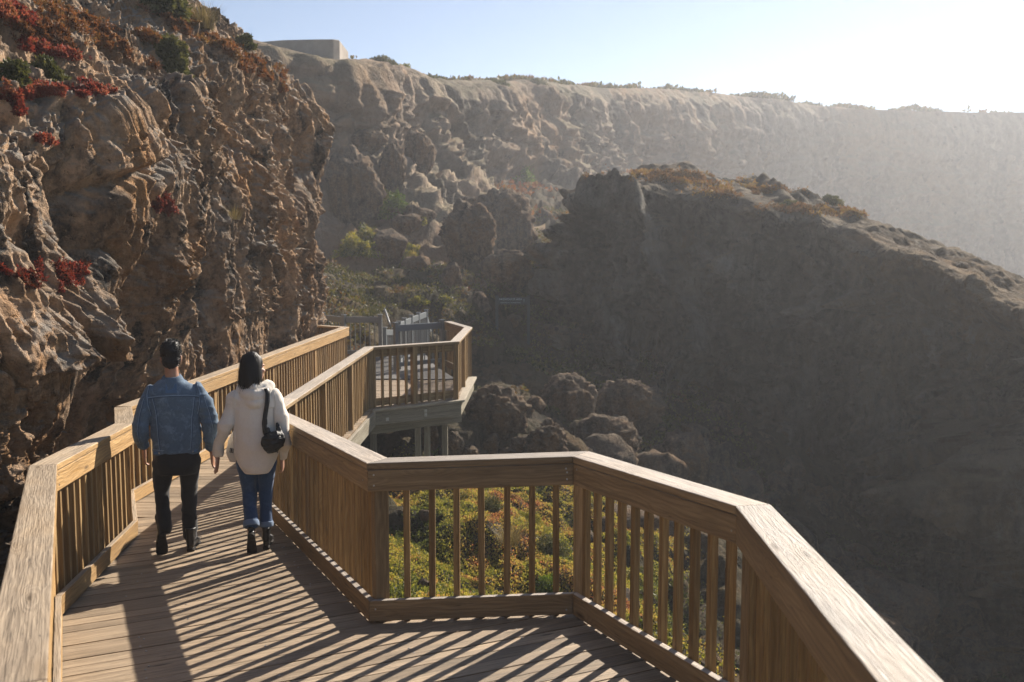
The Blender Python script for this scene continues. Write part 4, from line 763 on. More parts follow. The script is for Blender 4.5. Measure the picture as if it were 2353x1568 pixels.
# grass tufts
def tuft(px, py, d, hgt, wid, n, label, seed, loc=None, matn='straw', lean=0.):
    r = np.random.default_rng(seed); c_ = np.array(loc if loc is not None else P(px, py, d)); V, Fc, rn = [], [], []
    for k in range(n):
        th = r.uniform(0, 6.28); b = c_ + np.array([math.cos(th), math.sin(th), 0]) * wid * .35 * math.sqrt(r.random()); out = np.array([math.cos(th), math.sin(th), 0]) * r.uniform(.1, .9) + np.array([lean, 0, 0]); H_ = hgt * r.uniform(.5, 1.1); s_ = np.array([-math.sin(th), math.cos(th), 0]) * hgt * .012
        o_ = len(V); pts = [b, b + out * wid * .25 + np.array([0, 0, H_ * .55]), b + out * wid * .75 + np.array([0, 0, H_])]
        V += [pts[0] - s_, pts[0] + s_, pts[1] - s_ * .7, pts[1] + s_ * .7, pts[2] - s_ * .1, pts[2] + s_ * .1]; Fc += [(o_, o_ + 1, o_ + 3, o_ + 2), (o_ + 2, o_ + 3, o_ + 5, o_ + 4)]; rn += [r.random()] * 6
    o = npmesh('grass_tuft', V, Fc, M[matn], None, True, {'rnd': ('POINT', rn)}); tag(o, label, 'grass tuft'); return o
l = on(468, 62) or Vector(P(468, 60, 18)); tuft(0, 0, 0, .42, .5, 420, 'spiky grass tuft standing on the skyline of the near cliff', 1, loc=l - Vector((0, 0, .05)))
l = on(355, 12) or Vector(P(380, 10, 17)); shrub('bush', 380, 8, 46, 26, l.y, 'big dark bush cut by the top edge on the near cliff skyline', 'olive', 3200, .12, 777, .8, 'bushes on the near cliff', loc=(l.x + .1, l.y, l.z + .05))
tuft(0, 0, 0, .30, .45, 260, 'dry straw grass tuft among the plants behind the front railing', 2, loc=Vector(P(1170, 1250, 13.8)), lean=.2)
tuft(0, 0, 0, .25, .35, 150, 'dry grass tuft on the bare rock face', 3, loc=on(535, 505) or Vector(P(535, 505, 14)))
# ------------------------------------------------------------------ concrete lookout wall and hazard sign
a = [P(px, py, d) for px, py, d in ((600, 96, 49.0), (650, 92, 47.6), (720, 90.5, 46.8), (765, 90, 46.8), (780, 92, 47.2), (800, 118, 49.4))]
ap = np.array([(x, y) for x, y, z in a]); ztop = [q[2] for q in a]; V, Fc = [], []
Ain, _, _ = offset_pts(ap, .28, -1)
for k in range(len(a)):
    pass
    for q, zz_ in ((ap[k], ztop[k] - 3.2), (ap[k], ztop[k]), (Ain[k], ztop[k]), (Ain[k], ztop[k] - 3.2)): V.append((q[0], q[1], zz_))
for k in range(len(a) - 1):
    for m in range(4): Fc.append((k * 4 + m, (k + 1) * 4 + m, (k + 1) * 4 + (m + 1) % 4, k * 4 + (m + 1) % 4))
o = npmesh('concrete_wall', V, Fc, M['concrete'], smooth=False); b = o.modifiers.new('bevel', 'BEVEL'); b.width = .05; b.segments = 3; tag(o, 'rounded bare concrete lookout wall on top of the cliff', 'wall')
c0 = P(1178, 691, 33.4); sg = empty('hazard_sign', (c0[0], c0[1], c0[2] - 1.1)); tag(sg, 'dark framed hazard sign on two posts in the shade by the outcrop', 'sign')
M['signdark'] = plain_mat('sign_board', (.05, .065, .065), .6); M['signtext'] = plain_mat('sign_lettering', (.42, .50, .52), .6, var=.1)
wsg = 33 / F_PX * 33.4
slab('board', c0[0] - wsg, c0[0] + wsg, c0[1] - .015, c0[1] + .015, c0[2] - .13, c0[2] + .11, 'signdark', sg)
for sx in (-1, 1): slab('post', c0[0] + sx * (wsg + .05) - .05, c0[0] + sx * (wsg + .05) + .05, c0[1] - .05, c0[1] + .05, c0[2] - 1.6, c0[2] + .16, 'signdark', sg)
def text(body, size, loc, root, mat, rx=90, rz=0, name='lettering'):
    f = bpy.data.curves.new(name, 'FONT'); f.body = body; f.size = size; f.align_x = 'CENTER'; f.align_y = 'CENTER'; f.extrude = .002; t_ = bpy.data.objects.new(name, f); COL.objects.link(t_)
    dg = bpy.context.evaluated_depsgraph_get(); me = bpy.data.meshes.new_from_object(t_.evaluated_get(dg)); bpy.data.objects.remove(t_); me.materials.append(mat); o = bpy.data.objects.new(name, me); COL.objects.link(o)
    o.location = loc; o.rotation_euler = (R(rx), 0, R(rz)); under(o, root); return o
text('HAZARDOUS AREA', .088, (c0[0] - .07, c0[1] - .018, c0[2] + .04), sg, M['signtext']); text('PLEASE KEEP TO THE BOARDWALK', .042, (c0[0] - .07, c0[1] - .018, c0[2] - .07), sg, M['signtext']); text('!', .15, (c0[0] + .38, c0[1] - .018, c0[2] - .01), sg, M['signtext'])
# ------------------------------------------------------------------ people
class Solid:                                     # closed pieces that a voxel remesh fuses into one continuous skin
    def __init__(s): s.V = []; s.F = []
    def add(s, V, Fc): o = len(s.V); s.V += [tuple(v) for v in V]; s.F += [tuple(k + o for k in f) for f in Fc]
    def rings(s, rs, n=20):
        """rs: (centre, axis a, axis b) rings; squareness optional fourth entry"""
        V = []
        for q in rs:
            c, a, b = (np.array(k, float) for k in q[:3]); e = q[3] if len(q) > 3 else 1.
            for k in range(n):
                th = 2 * math.pi * k / n; x, y = math.cos(th), math.sin(th); x = math.copysign(abs(x) ** e, x); y = math.copysign(abs(y) ** e, y); V.append(c + a * x + b * y)
        Fc = [(i * n + k, i * n + (k + 1) % n, (i + 1) * n + (k + 1) % n, (i + 1) * n + k) for i in range(len(rs) - 1) for k in range(n)]
        Fc += [tuple(range(n))[::-1], tuple((len(rs) - 1) * n + k for k in range(n))]; s.add(V, Fc)
    def limb(s, pts, rad, n=16, flat=1., ref=(0, 1, 0), caps=True):
        pts = [np.array(q, float) for q in pts]; rs = []; rad = list(rad)
        if caps:
            d0 = pts[0] - pts[1]; d0 /= np.linalg.norm(d0); d1 = pts[-1] - pts[-2]; d1 /= np.linalg.norm(d1)
            pts = [pts[0] + d0 * rad[0] * .8, pts[0] + d0 * rad[0] * .5] + pts + [pts[-1] + d1 * rad[-1] * .5, pts[-1] + d1 * rad[-1] * .8]; rad = [rad[0] * .45, rad[0] * .82] + rad + [rad[-1] * .82, rad[-1] * .45]
        for i, q in enumerate(pts):
            t = pts[min(i + 1, len(pts) - 1)] - pts[max(i - 1, 0)]; t /= np.linalg.norm(t); a = np.cross(t, ref)
            if np.linalg.norm(a) < .1: a = np.cross(t, (1, 0, 0))
            a /= np.linalg.norm(a); b = np.cross(a, t); rs.append((q, a * rad[i], b * rad[i] * flat))
        s.rings(rs, n)
    def ball(s, c, r, rot=None, n=14):
        c = np.array(c, float); r = np.broadcast_to(np.array(r, float), 3); rs = []
        for k in range(n + 1):
            ph = math.pi * (k + .02) / (n + .04); z = -math.cos(ph); q = math.sin(ph); a, b, zc = np.array([r[0] * q, 0, 0]), np.array([0, r[1] * q, 0]), np.array([0, 0, r[2] * z])
            if rot is not None: a, b, zc = rot @ a, rot @ b, rot @ zc
            rs.append((c + zc, a, b))
        s.rings(rs, 18)
    def build(s, name, mat, parent, vox, smooth=4, fold=None, fac=.5):
        me = bpy.data.meshes.new(name); me.from_pydata(s.V, [], s.F); o = bpy.data.objects.new(name, me); COL.objects.link(o)
        m = o.modifiers.new('r', 'REMESH'); m.mode = 'VOXEL'; m.voxel_size = vox; m2 = o.modifiers.new('s', 'SMOOTH'); m2.iterations = smooth; m2.factor = fac
        dg = bpy.context.evaluated_depsgraph_get(); me2 = bpy.data.meshes.new_from_object(o.evaluated_get(dg)); bpy.data.objects.remove(o)
        n = len(me2.vertices); V = np.empty(n * 3, np.float32); me2.vertices.foreach_get('co', V); V = V.reshape(-1, 3).astype(float)
        if fold:
            N = np.empty(n * 3, np.float32); me2.vertices.foreach_get('normal', N); N = N.reshape(-1, 3); V = V + N * fold(V)[:, None]; me2.vertices.foreach_set('co', V.astype(np.float32).ravel())
        me2.polygons.foreach_set('use_smooth', np.ones(len(me2.polygons), bool)); me2.name = name; me2.materials.append(mat)
        ob = bpy.data.objects.new(name, me2); COL.objects.link(ob); ob.parent = parent; return ob
def folds(a, b, c, seed, sc=9., horiz=1.8):
    def f(V):
        q = V + .03 * np.stack([vnoise(V * 5, seed), vnoise(V * 5, seed + 1), vnoise(V * 5, seed + 2)], 1)
        return a * ridged(q * np.array([sc * .6, sc * .6, sc * horiz]), 2, seed + 3) + b * fbm(q * np.array([sc * 1.2, sc * 1.2, sc * .5]), 2, seed + 4) + c * vnoise(V * 40, seed + 5)
    return f
def rz3(a): return np.array([[math.cos(a), -math.sin(a), 0], [math.sin(a), math.cos(a), 0], [0, 0, 1]])
def rx3(a): return np.array([[1, 0, 0], [0, math.cos(a), -math.sin(a)], [0, math.sin(a), math.cos(a)]])
def head(s, c, yaw, pitch, k=1., female=False):
    """c: head centre (eye height); face towards +y before turning"""
    Rm = rz3(yaw) @ rx3(pitch); T = lambda *q: np.array(c) + Rm @ (np.array(q) * k)
    s.ball(T(0, -.012, .035), np.array([.074, .094, .088]) * k, Rm); s.ball(T(0, .03, -.035), np.array([.062, .066, .075]) * k, Rm); s.ball(T(0, .055, -.085), np.array([.036, .036, .028]) * k, Rm)   # skull, face, chin
    s.limb([T(0, .088, .01), T(0, .106, -.028)], [.010 * k, .015 * k], 10); s.ball(T(0, .100, -.034), np.array([.017, .014, .010]) * k, Rm, 8)                                 # nose
    s.ball(T(0, .092, -.062), np.array([.024, .010, .0065]) * k, Rm, 8); s.ball(T(0, .090, -.073), np.array([.021, .010, .007]) * k, Rm, 8)                                           # lips
    for sx in (-1, 1):
        s.ball(T(.029 * sx, .078, .026), np.array([.024, .014, .007]) * k, Rm, 8); s.ball(T(.038 * sx, .068, -.022), np.array([.024, .022, .02]) * k, Rm, 8)                                            # brow, cheek
        s.ball(T(.077 * sx, -.008, -.008), np.array([.011, .020, .032]) * k, Rm, 8); s.ball(T(.076 * sx, .002, -.034), np.array([.008, .010, .012]) * k, Rm, 8)                    # ear, lobe
    return T, Rm
def hand(s, wrist, d, palm, thumb_side, curl=.35, k=1., spread=.12):
    """d: direction of the hand, palm: palm normal, thumb_side: direction of the thumb edge"""
    d = np.array(d, float); d /= np.linalg.norm(d); pn = np.array(palm, float); pn -= d * (pn @ d); pn /= np.linalg.norm(pn); e = np.cross(d, pn); e *= math.copysign(1, e @ np.array(thumb_side, float)); w_ = np.array(wrist, float)
    s.rings([(w_ - d * .03 * k, e * .026 * k, pn * .020 * k), (w_, e * .027 * k, pn * .019 * k), (w_ + d * .03 * k, e * .036 * k, pn * .018 * k), (w_ + d * .065 * k, e * .042 * k, pn * .016 * k), (w_ + d * .092 * k, e * .041 * k, pn * .013 * k), (w_ + d * .099 * k, e * .034 * k, pn * .008 * k)], 16)
    for (off, ln, sp) in ((.031, .070, .5), (.0105, .079, .12), (-.0105, .074, -.18), (-.030, .058, -.6)):
        b = w_ + d * .088 * k + e * off * k; q = [b]; dd = d + e * sp * spread; dd /= np.linalg.norm(dd); c_ = curl * random.uniform(.75, 1.25); dn = dd.copy()
        for j, fr in enumerate((.46, .30, .24)):
            ang = c_ * (.6 + .5 * j); dn = dd * math.cos(ang * (j + 1) * .6) + pn * math.sin(ang * (j + 1) * .6); q.append(q[-1] + dn * ln * fr * k)
        s.limb(q, [.0095 * k, .0088 * k, .0080 * k, .0068 * k], 10)
    b = w_ + d * .025 * k + e * .030 * k; t1 = d * .62 + e * .62 + pn * .25; t2 = d * .9 + e * .22 + pn * .3
    q1 = b + t1 / np.linalg.norm(t1) * .042 * k; q2 = q1 + t2 / np.linalg.norm(t2) * .030 * k; q3 = q2 + (d * .95 + pn * .3) * .022 * k; s.limb([b, q1, q2, q3], [.014 * k, .0115 * k, .010 * k, .0075 * k], 10)
SKIN = lambda n, c: plain_mat(n, c, .5, .35, 0., .25, 35)
M['skin_m'] = SKIN('skin_tan', (.42, .22, .14)); M['skin_w'] = SKIN('skin_light', (.52, .29, .20))
for k in ('skin_m', 'skin_w'): M[k].node_tree.nodes['Principled BSDF'].inputs['Subsurface Weight'].default_value = .15; M[k].node_tree.nodes['Principled BSDF'].inputs['Subsurface Radius'].default_value = (.01, .004, .002)
M['denim'] = cloth_mat('denim_jacket', (.105, .155, .215), (.045, .075, .12), 900, .85, .7, wear=.5); M['jeans'] = cloth_mat('blue_jeans', (.030, .068, .155), (.014, .034, .085), 900, .85, .7, wear=.25); M['blackjeans'] = cloth_mat('black_jeans', (.022, .020, .020), (.010, .010, .011), 900, .8, .6)
M['cream'] = cloth_mat('cream_cotton', (.72, .64, .55), (.58, .50, .43), 800, .9, .35); M['seam'] = plain_mat('seam_thread', (.26, .35, .46), .9, .1, var=.4); M['seamd'] = plain_mat('seam_shadow', (.05, .09, .16), .9, .1)
M['leather'] = plain_mat('black_leather', (.014, .013, .013), .38, .5, 0., .4, 30); M['sole'] = plain_mat('boot_sole', (.032, .027, .023), .8, .2, 0., .6, 25); M['hair'] = plain_mat('dark_hair', (.013, .010, .009), .55, .3, 0., .3, 60); M['cuff'] = cloth_mat('turned_cuff', (.16, .22, .32), (.10, .15, .24), 900)
M['nylon'] = plain_mat('black_nylon', (.010, .010, .011), .5, .4, 0., .3, 40); M['ink'] = plain_mat('black_print', (.012, .012, .012), .8, .1); M['patch'] = cloth_mat('jacket_patch', (.085, .15, .25), (.05, .09, .16), 900)
def stand(px, py, h0):                            # foot point on the deck under a photo point
    d = 8.
    for _ in range(40):
        a, b = ray(px, py); z = zdeck(a * d, d); d = (z + h0 - CAM_Z) / b
    return Vector((a * d, d, z))
def boot(root, heel, yaw, pitch, ln=.29, wd=.050, shaft=.13, hh=.03, toeup=0., mat='leather', lean=(0, 0)):
    """boot built heel at the origin, toe along +y, then turned; pitch lifts the heel about the toe"""
    s_ = Solid()
    s_.rings([((0, -.005, hh), (wd * .62, 0, 0), (0, .035, 0)), ((0, .0, .05 + hh * .6), (wd * .72, 0, 0), (0, .042, 0)), ((0, .012, .09 + hh * .5), (wd * .74, 0, 0), (0, .05, 0)), ((lean[0] * .5, .018 + lean[1] * .5, .14), (wd * .78, 0, 0), (0, .056, 0)), ((lean[0], .02 + lean[1], .08 + shaft), (wd * .92, 0, 0), (0, .060, 0))], 18)
    s_.rings([((0, -.02, .026), (wd * .55, 0, 0), (0, 0, .022)), ((0, .03, .040), (wd * .72, 0, 0), (0, 0, .036)), ((0, .09, .052), (wd * .80, 0, 0), (0, 0, .048)), ((0, .15, .044), (wd * .95, 0, 0), (0, 0, .037)), ((.002, .21, .034), (wd * .96, 0, 0), (0, 0, .027)), ((.004, ln - .05, .028), (wd * .76, 0, 0), (0, 0, .020)), ((.004, ln - .022, .024), (wd * .36, 0, 0), (0, 0, .010))], 16)
    up = s_.build('boot', M[mat], None, .007, 5, lambda V: .0025 * ridged(V * np.array([18, 26, 14]), 2, 5) * (V[:, 2] > .07))
    t = Solid(); outl = [(-.022, .30), (.02, .66), (.08, .74), (.14, .95), (.21, 1.0), (ln - .06, .82), (ln - .025, .5), (ln - .012, .22)]
    t.rings([((.002, y, .006), (wd * w_, 0, 0), (0, 0, .009), .5) for y, w_ in outl], 16)
    sole = t.build('sole', M['sole'], up, .006, 2)
    h = Solid(); h.rings([((0, .012, -.022), (wd * .66, 0, 0), (0, .034, 0), .8), ((0, .012, .004), (wd * .70, 0, 0), (0, .037, 0), .8)], 16); hl_ = h.build('heel', M['sole'], up, .006, 1)
    up.parent = root; toe = Vector((0, ln - .07, -.018)); Mx = Matrix.Translation(Vector(heel)) @ Matrix.Rotation(yaw, 4, 'Z') @ Matrix.Translation(toe) @ Matrix.Rotation(-pitch, 4, 'X') @ Matrix.Translation(-toe)
    up.matrix_local = Mx @ Matrix.Translation((0, 0, .022)); return up
def ribbon_on(bv, pts, name, parent, mat, rad=.0035, dirn=(0, 1, 0), start=-.6, off=.001, n=40):
    """a stitched seam: points (x, z) seen from behind, laid on the garment"""
    L = [Vector(p_) for p_ in pts]; d = np.r_[0, np.cumsum([(L[i + 1] - L[i]).length for i in range(len(L) - 1)])]; tt = np.linspace(0, d[-1], n); xs = np.interp(tt, d, [p_[0] for p_ in pts]); zs = np.interp(tt, d, [p_[1] for p_ in pts]); q = []
    for x, z in zip(xs, zs):
        l, nn, i_, ds = bv.ray_cast(Vector((x, start, z)), Vector(dirn))
        if l is not None: q.append(np.array(l) + np.array(nn) * off)
    if len(q) < 3: return None
    o = tube_obj(name, q, rad, mat, None, 8); o.parent = parent; return o
def bvo(o):
    me = o.data; n = len(me.vertices); V = np.empty(n * 3, np.float32); me.vertices.foreach_get('co', V); return BVHTree.FromPolygons(V.reshape(-1, 3).tolist(), [p_.vertices[:] for p_ in me.polygons])
def hair_strips(name, roots, mat, parent, wid=.006):
    V, Fc = [], []
    for pts, sd in roots:
        o = len(V)
        for i, q in enumerate(pts):
            w_ = wid * (1 - .75 * (i / (len(pts) - 1)) ** 2); V += [q - sd * w_, q + sd * w_]
        Fc += [(o + 2 * i, o + 2 * i + 1, o + 2 * i + 3, o + 2 * i + 2) for i in range(len(pts) - 1)]
    o = npmesh(name, V, Fc, mat, None, True); o.parent = parent; return o
# ---- the man
gm = stand(431, 1268, 0); man = empty('person', (ray(406, 1100)[0] * gm.y, gm.y, gm.z), .27); tag(man, 'person in a blue denim jacket, black jeans and black boots walking away hand in hand', 'person')
hz_m = 1.0
b = Solid()
man.scale = (.915, .94, 1); T, Rm = head(b, (-.018, .015, 1.70), 0, -.06, 1.13)
b.limb([(-.01, -.015, 1.46), (-.016, 0, 1.58), (-.018, .005, 1.66)], [.070, .062, .060], 18)
b.rings([((0, 0, .86), (.165, 0, 0), (0, .115, 0)), ((0, 0, .98), (.165, 0, 0), (0, .11, 0)), ((0, 0, 1.12), (.155, 0, 0), (0, .105, 0)), ((0, -.01, 1.28), (.18, 0, 0), (0, .115, 0)), ((0, -.015, 1.40), (.19, 0, 0), (0, .10, 0)), ((0, -.01, 1.48), (.11, 0, 0), (0, .07, 0))], 22)
LA = [(-.205, -.01, 1.42), (-.285, -.045, 1.15), (-.285, .03, .935)]; RA = [(.215, -.01, 1.42), (.305, -.035, 1.14), (.325, .045, .865)]
b.limb(LA, [.052, .042, .028]); b.limb(RA, [.052, .042, .028])
hand(b, (-.285, .035, .925), (-.02, .12, -1), (.9, .25, 0), (0, 1, .1), .55, 1.08); hand(b, (.325, .05, .86), (.06, .05, -1), (1, -.2, 0), (0, 1, 0), .6, 1.08, .2)
LLEG = [(-.10, 0, .88), (-.135, .05, .52), (-.112, -.10, .24)]; RLEG = [(.10, 0, .88), (.10, .05, .52), (.105, .02, .12)]
b.limb(LLEG, [.085, .058, .042]); b.limb(RLEG, [.085, .058, .042])
b.build('body', M['skin_m'], man, .0065, 3)
j = Solid()
j.rings([((.008, -.005, .885), (.212, 0, 0), (0, .135, 0), .9), ((.008, -.005, .94), (.214, 0, 0), (0, .138, 0), .9), ((.006, -.01, 1.06), (.216, 0, 0), (0, .140, 0), .88), ((.003, -.015, 1.20), (.222, 0, 0), (0, .140, 0), .86), ((0, -.02, 1.32), (.230, 0, 0), (0, .135, 0), .85), ((-.002, -.02, 1.41), (.228, 0, 0), (0, .128, 0), .85), ((-.006, -.018, 1.475), (.165, 0, 0), (0, .10, 0), .9), ((-.010, -.015, 1.515), (.098, 0, 0), (0, .082, 0), 1.), ((-.012, -.012, 1.53), (.078, 0, 0), (0, .074, 0), 1.)], 36)
j.limb([(-.19, -.015, 1.40), (-.265, -.03, 1.27), (-.305, -.05, 1.13), (-.298, -.01, 1.02), (-.285, .03, .945)], [.078, .076, .069, .063, .052], 20)
j.limb([(.20, -.015, 1.40), (.275, -.03, 1.27), (.318, -.045, 1.13), (.325, .0, .99), (.325, .045, .905)], [.078, .076, .069, .062, .050], 20)
j.limb([(-.285, .026, .968), (-.284, .036, .928)], [.059, .059], 16, caps=False); j.limb([(.325, .036, .93), (.325, .05, .892)], [.057, .057], 16, caps=False)
ff = folds(.009, .008, .0006, 21, 7, 1.1)
jk = j.build('denim_jacket', M['denim'], man, .0095, 4, lambda V: ff(V) * np.where(np.abs(V[:, 0]) > .2, 1.6, .75))
bj = bvo(jk)
cl_ = Solid(); cl_.rings([((-.012, -.022, 1.495), (.112, 0, 0), (0, .092, 0)), ((-.014, -.024, 1.515), (.106, 0, .006), (0, .088, .012)), ((-.014, -.012, 1.555), (.080, 0, .004), (0, .075, .012)), ((-.014, -.008, 1.548), (.070, 0, .004), (0, .066, .012))], 26); cl_.build('collar', M['denim'], man, .007, 2)
hb = Solid(); hb.rings([((.008, -.005, .872), (.214, 0, 0), (0, .137, 0), .9), ((.008, -.005, .925), (.219, 0, 0), (0, .143, 0), .9)], 40); wb = hb.build('waistband', M['denim'], man, .008, 2)
for nm, pts, rad in (('yoke_seam', [(-.225, 1.375), (-.12, 1.392), (0, 1.396), (.12, 1.392), (.225, 1.375)], .0042), ('back_seam', [(-.185, 1.37), (-.165, 1.30), (-.152, 1.22), (-.146, 1.05), (-.136, .925)], .0038), ('back_seam', [(.185, 1.37), (.172, 1.28), (.158, 1.20), (.150, 1.05), (.138, .925)], .0038),
                      ('armhole_seam', [(-.215, 1.47), (-.232, 1.40), (-.226, 1.32), (-.20, 1.22)], .004), ('armhole_seam', [(.215, 1.47), (.236, 1.40), (.232, 1.32), (.21, 1.22)], .004), ('sleeve_seam', [(-.262, 1.37), (-.305, 1.22), (-.325, 1.10), (-.31, .98)], .003), ('sleeve_seam', [(.272, 1.37), (.318, 1.22), (.345, 1.10), (.345, .95)], .003)):
    ribbon_on(bj, pts, nm, jk, M['seam'], rad); ribbon_on(bj, [(x + .006 if 'back' in nm or 'arm' in nm or 'sle' in nm else x, z - (.007 if 'yoke' in nm else 0)) for x, z in pts], nm, jk, M['seamd'], rad * .8)
ribbon_on(bvo(wb), [(-.20, .922), (0, .923), (.20, .922)], 'waist_seam', wb, M['seam'], .0035)
pt_ = Prisms(); pt_.add([(-.066, -.172, 1.418), (.034, -.172, 1.418), (.034, -.166, 1.418), (-.066, -.166, 1.418)], [(-.066, -.150, 1.492), (.034, -.150, 1.492), (.034, -.144, 1.492), (-.066, -.144, 1.492)]); o = pt_.build('back_patch', M['patch'], None, .002)
V_ = np.array([v.co[:] for v in o.data.vertices])
for v in o.data.vertices:
    l, nn, _, _ = bj.ray_cast(Vector((v.co.x, -.6, v.co.z)), Vector((0, 1, 0)))
    if l: v.co.y = l.y - .004 if v.co.y < -.16 or (v.co.z > 1.45 and v.co.y < -.147) else l.y + .004
o.parent = jk
for sx in (-1, 1):
    q = Prisms(); x0 = sx * .165 + .008; q.add([(x0 - .03, -.142, .888), (x0 + .03, -.142, .888), (x0 + .03, -.118, .888), (x0 - .03, -.118, .888)], [(x0 - .03, -.142, .912), (x0 + .03, -.142, .912), (x0 + .03, -.118, .912), (x0 - .03, -.118, .912)]); tb = q.build('waist_tab', M['patch'], wb, .003)
    l, nn, _, _ = bvo(wb).ray_cast(Vector((x0, -.6, .90)), Vector((0, 1, 0)))
    if l: tb.location.y = l.y - .006 + .142; tb.rotation_euler.z = 0
    bt = Solid(); bt.rings([((x0 - sx * .018, -.149, .90), (.008, 0, 0), (0, 0, .008)), ((x0 - sx * .018, -.140, .90), (.008, 0, 0), (0, 0, .008))], 12); me = bpy.data.meshes.new('button'); me.from_pydata(bt.V, [], bt.F); me.materials.append(M['steel']); ob = bpy.data.objects.new('button', me); COL.objects.link(ob); ob.parent = wb; ob.location.y = tb.location.y
t = Solid()
t.rings([((.006, -.005, .70), (.19, 0, 0), (0, .135, 0), .9), ((.006, -.008, .78), (.205, 0, 0), (0, .150, 0), .9), ((.006, -.005, .90), (.20, 0, 0), (0, .138, 0), .9), ((.006, 0, .96), (.185, 0, 0), (0, .125, 0), .9)], 30)
t.limb([(-.112, -.005, .80), (-.128, .02, .66), (-.142, .045, .535), (-.130, -.02, .39), (-.114, -.10, .245)], [.106, .090, .073, .064, .062], 22, caps=True)
t.limb([(.115, -.005, .80), (.112, .03, .66), (.105, .045, .535), (.104, .04, .33), (.106, .02, .135)], [.106, .089, .073, .064, .062], 22, caps=True)
fj = folds(.0045, .006, 0, 41, 6, 2.0); t.build('trousers', M['blackjeans'], man, .009, 4, lambda V: fj(V) * np.where((V[:, 2] < .62) | (V[:, 2] > .72), 1.15, .6))
boot(man, (-.120, -.30, .0), .12, R(60), .30, .056, .12, lean=(.0, -.055)); boot(man, (.108, -.03, 0), -.16, 0, .29, .056, .11)
# hair: a close cap with short strands standing off it
hc = Solid(); hc.ball(T(0, -.022, .048), np.array([.083, .100, .090]) * 1.13, Rm); hc.ball(T(0, -.070, -.02), np.array([.066, .045, .062]) * 1.13, Rm); hc.ball(T(0, .03, .098), np.array([.066, .065, .045]) * 1.13, Rm)
hrc = hc.build('hair', M['hair'], man, .008, 2, lambda V: .006 * fbm(V * 24, 3, 5)); rr = np.random.default_rng(3); roots = []
Vh = np.array([v.co[:] for v in hrc.data.vertices]); Nh = np.array([v.normal[:] for v in hrc.data.vertices])
for i in rr.choice(len(Vh), 1500):
    n_, v_ = Nh[i], Vh[i]
    if v_[2] < 1.64: ln = .006
    else: ln = rr.uniform(.010, .022)
    d1 = n_ * .45 + np.array([.35, .55, .15]) * .9 + rr.normal(size=3) * .16; d1 /= np.linalg.norm(d1); sd = np.cross(d1, rr.normal(size=3)); sd /= np.linalg.norm(sd); roots.append(([v_ - n_ * .003, v_ + d1 * ln * .6, v_ + (d1 + np.array([.1, .2, -.25])) * ln], sd))
hair_strips('hair_strands', roots, M['hair'], hrc, .0032)
# ---- the woman
gw = stand(606, 1262, 0); wom = empty('person', (ray(590, 1100)[0] * gw.y, gw.y, gw.z), .22); tag(wom, 'person in a cream hooded shirt and rolled blue jeans with dark shoulder length hair', 'person')
wom.scale = (.925, .95, 1); b = Solid(); T, Rm = head(b, (.0, .0, 1.595), R(-58), -.10, 1.0, True)
b.limb([(0, -.03, 1.36), (0, -.02, 1.46), (0, -.01, 1.55)], [.056, .048, .048], 18)
b.rings([((0, 0, .84), (.165, 0, 0), (0, .115, 0)), ((0, 0, .95), (.15, 0, 0), (0, .10, 0)), ((0, 0, 1.06), (.125, 0, 0), (0, .09, 0)), ((0, -.01, 1.2), (.145, 0, 0), (0, .10, 0)), ((0, -.02, 1.32), (.15, 0, 0), (0, .085, 0)), ((0, -.02, 1.39), (.09, 0, 0), (0, .06, 0))], 22)
b.limb([(-.165, -.02, 1.345), (-.27, -.05, 1.08), (-.345, .03, .845)], [.043, .036, .024]); b.limb([(.165, -.02, 1.345), (.245, -.06, 1.07), (.235, .02, .80)], [.043, .036, .024])
hand(b, (-.347, .03, .835), (-.10, -.14, -1), (-1, .25, 0), (0, 1, 0), .18, .95, .34); hand(b, (.235, .022, .79), (.06, .1, -1), (-.9, .2, 0), (0, 1, 0), .5, .92)
b.limb([(-.09, 0, .86), (-.07, .04, .50), (-.055, -.13, .16)], [.082, .052, .036]); b.limb([(.09, 0, .86), (.075, .05, .50), (.075, .0, .13)], [.082, .052, .036])
b.build('body', M['skin_w'], wom, .006, 3)
j = Solid()
j.rings([((.006, -.02, .695), (.140, 0, 0), (0, .150, 0), .9), ((.006, -.02, .76), (.186, 0, 0), (0, .165, 0), .9), ((.006, -.015, .86), (.205, 0, 0), (0, .168, 0), .9), ((.004, -.015, .98), (.196, 0, 0), (0, .160, 0), .88), ((.002, -.02, 1.12), (.19, 0, 0), (0, .150, 0), .88), ((0, -.025, 1.24), (.196, 0, 0), (0, .142, 0), .86), ((0, -.025, 1.33), (.19, 0, 0), (0, .120, 0), .86), ((0, -.02, 1.39), (.135, 0, 0), (0, .095, 0), .9), ((0, -.02, 1.44), (.078, 0, 0), (0, .072, 0), 1.)], 36)
j.limb([(-.155, -.025, 1.335), (-.215, -.04, 1.21), (-.275, -.055, 1.08), (-.318, -.01, .97), (-.342, .025, .865)], [.078, .070, .062, .056, .046], 20)
j.limb([(.16, -.025, 1.335), (.212, -.045, 1.21), (.245, -.06, 1.06), (.252, -.03, .93), (.236, .01, .825)], [.078, .071, .068, .066, .050], 20)
j.limb([(-.336, .02, .885), (-.346, .03, .842)], [.047, .045], 16, caps=False); j.limb([(.245, .0, .85), (.237, .02, .80)], [.052, .048], 16, caps=False)
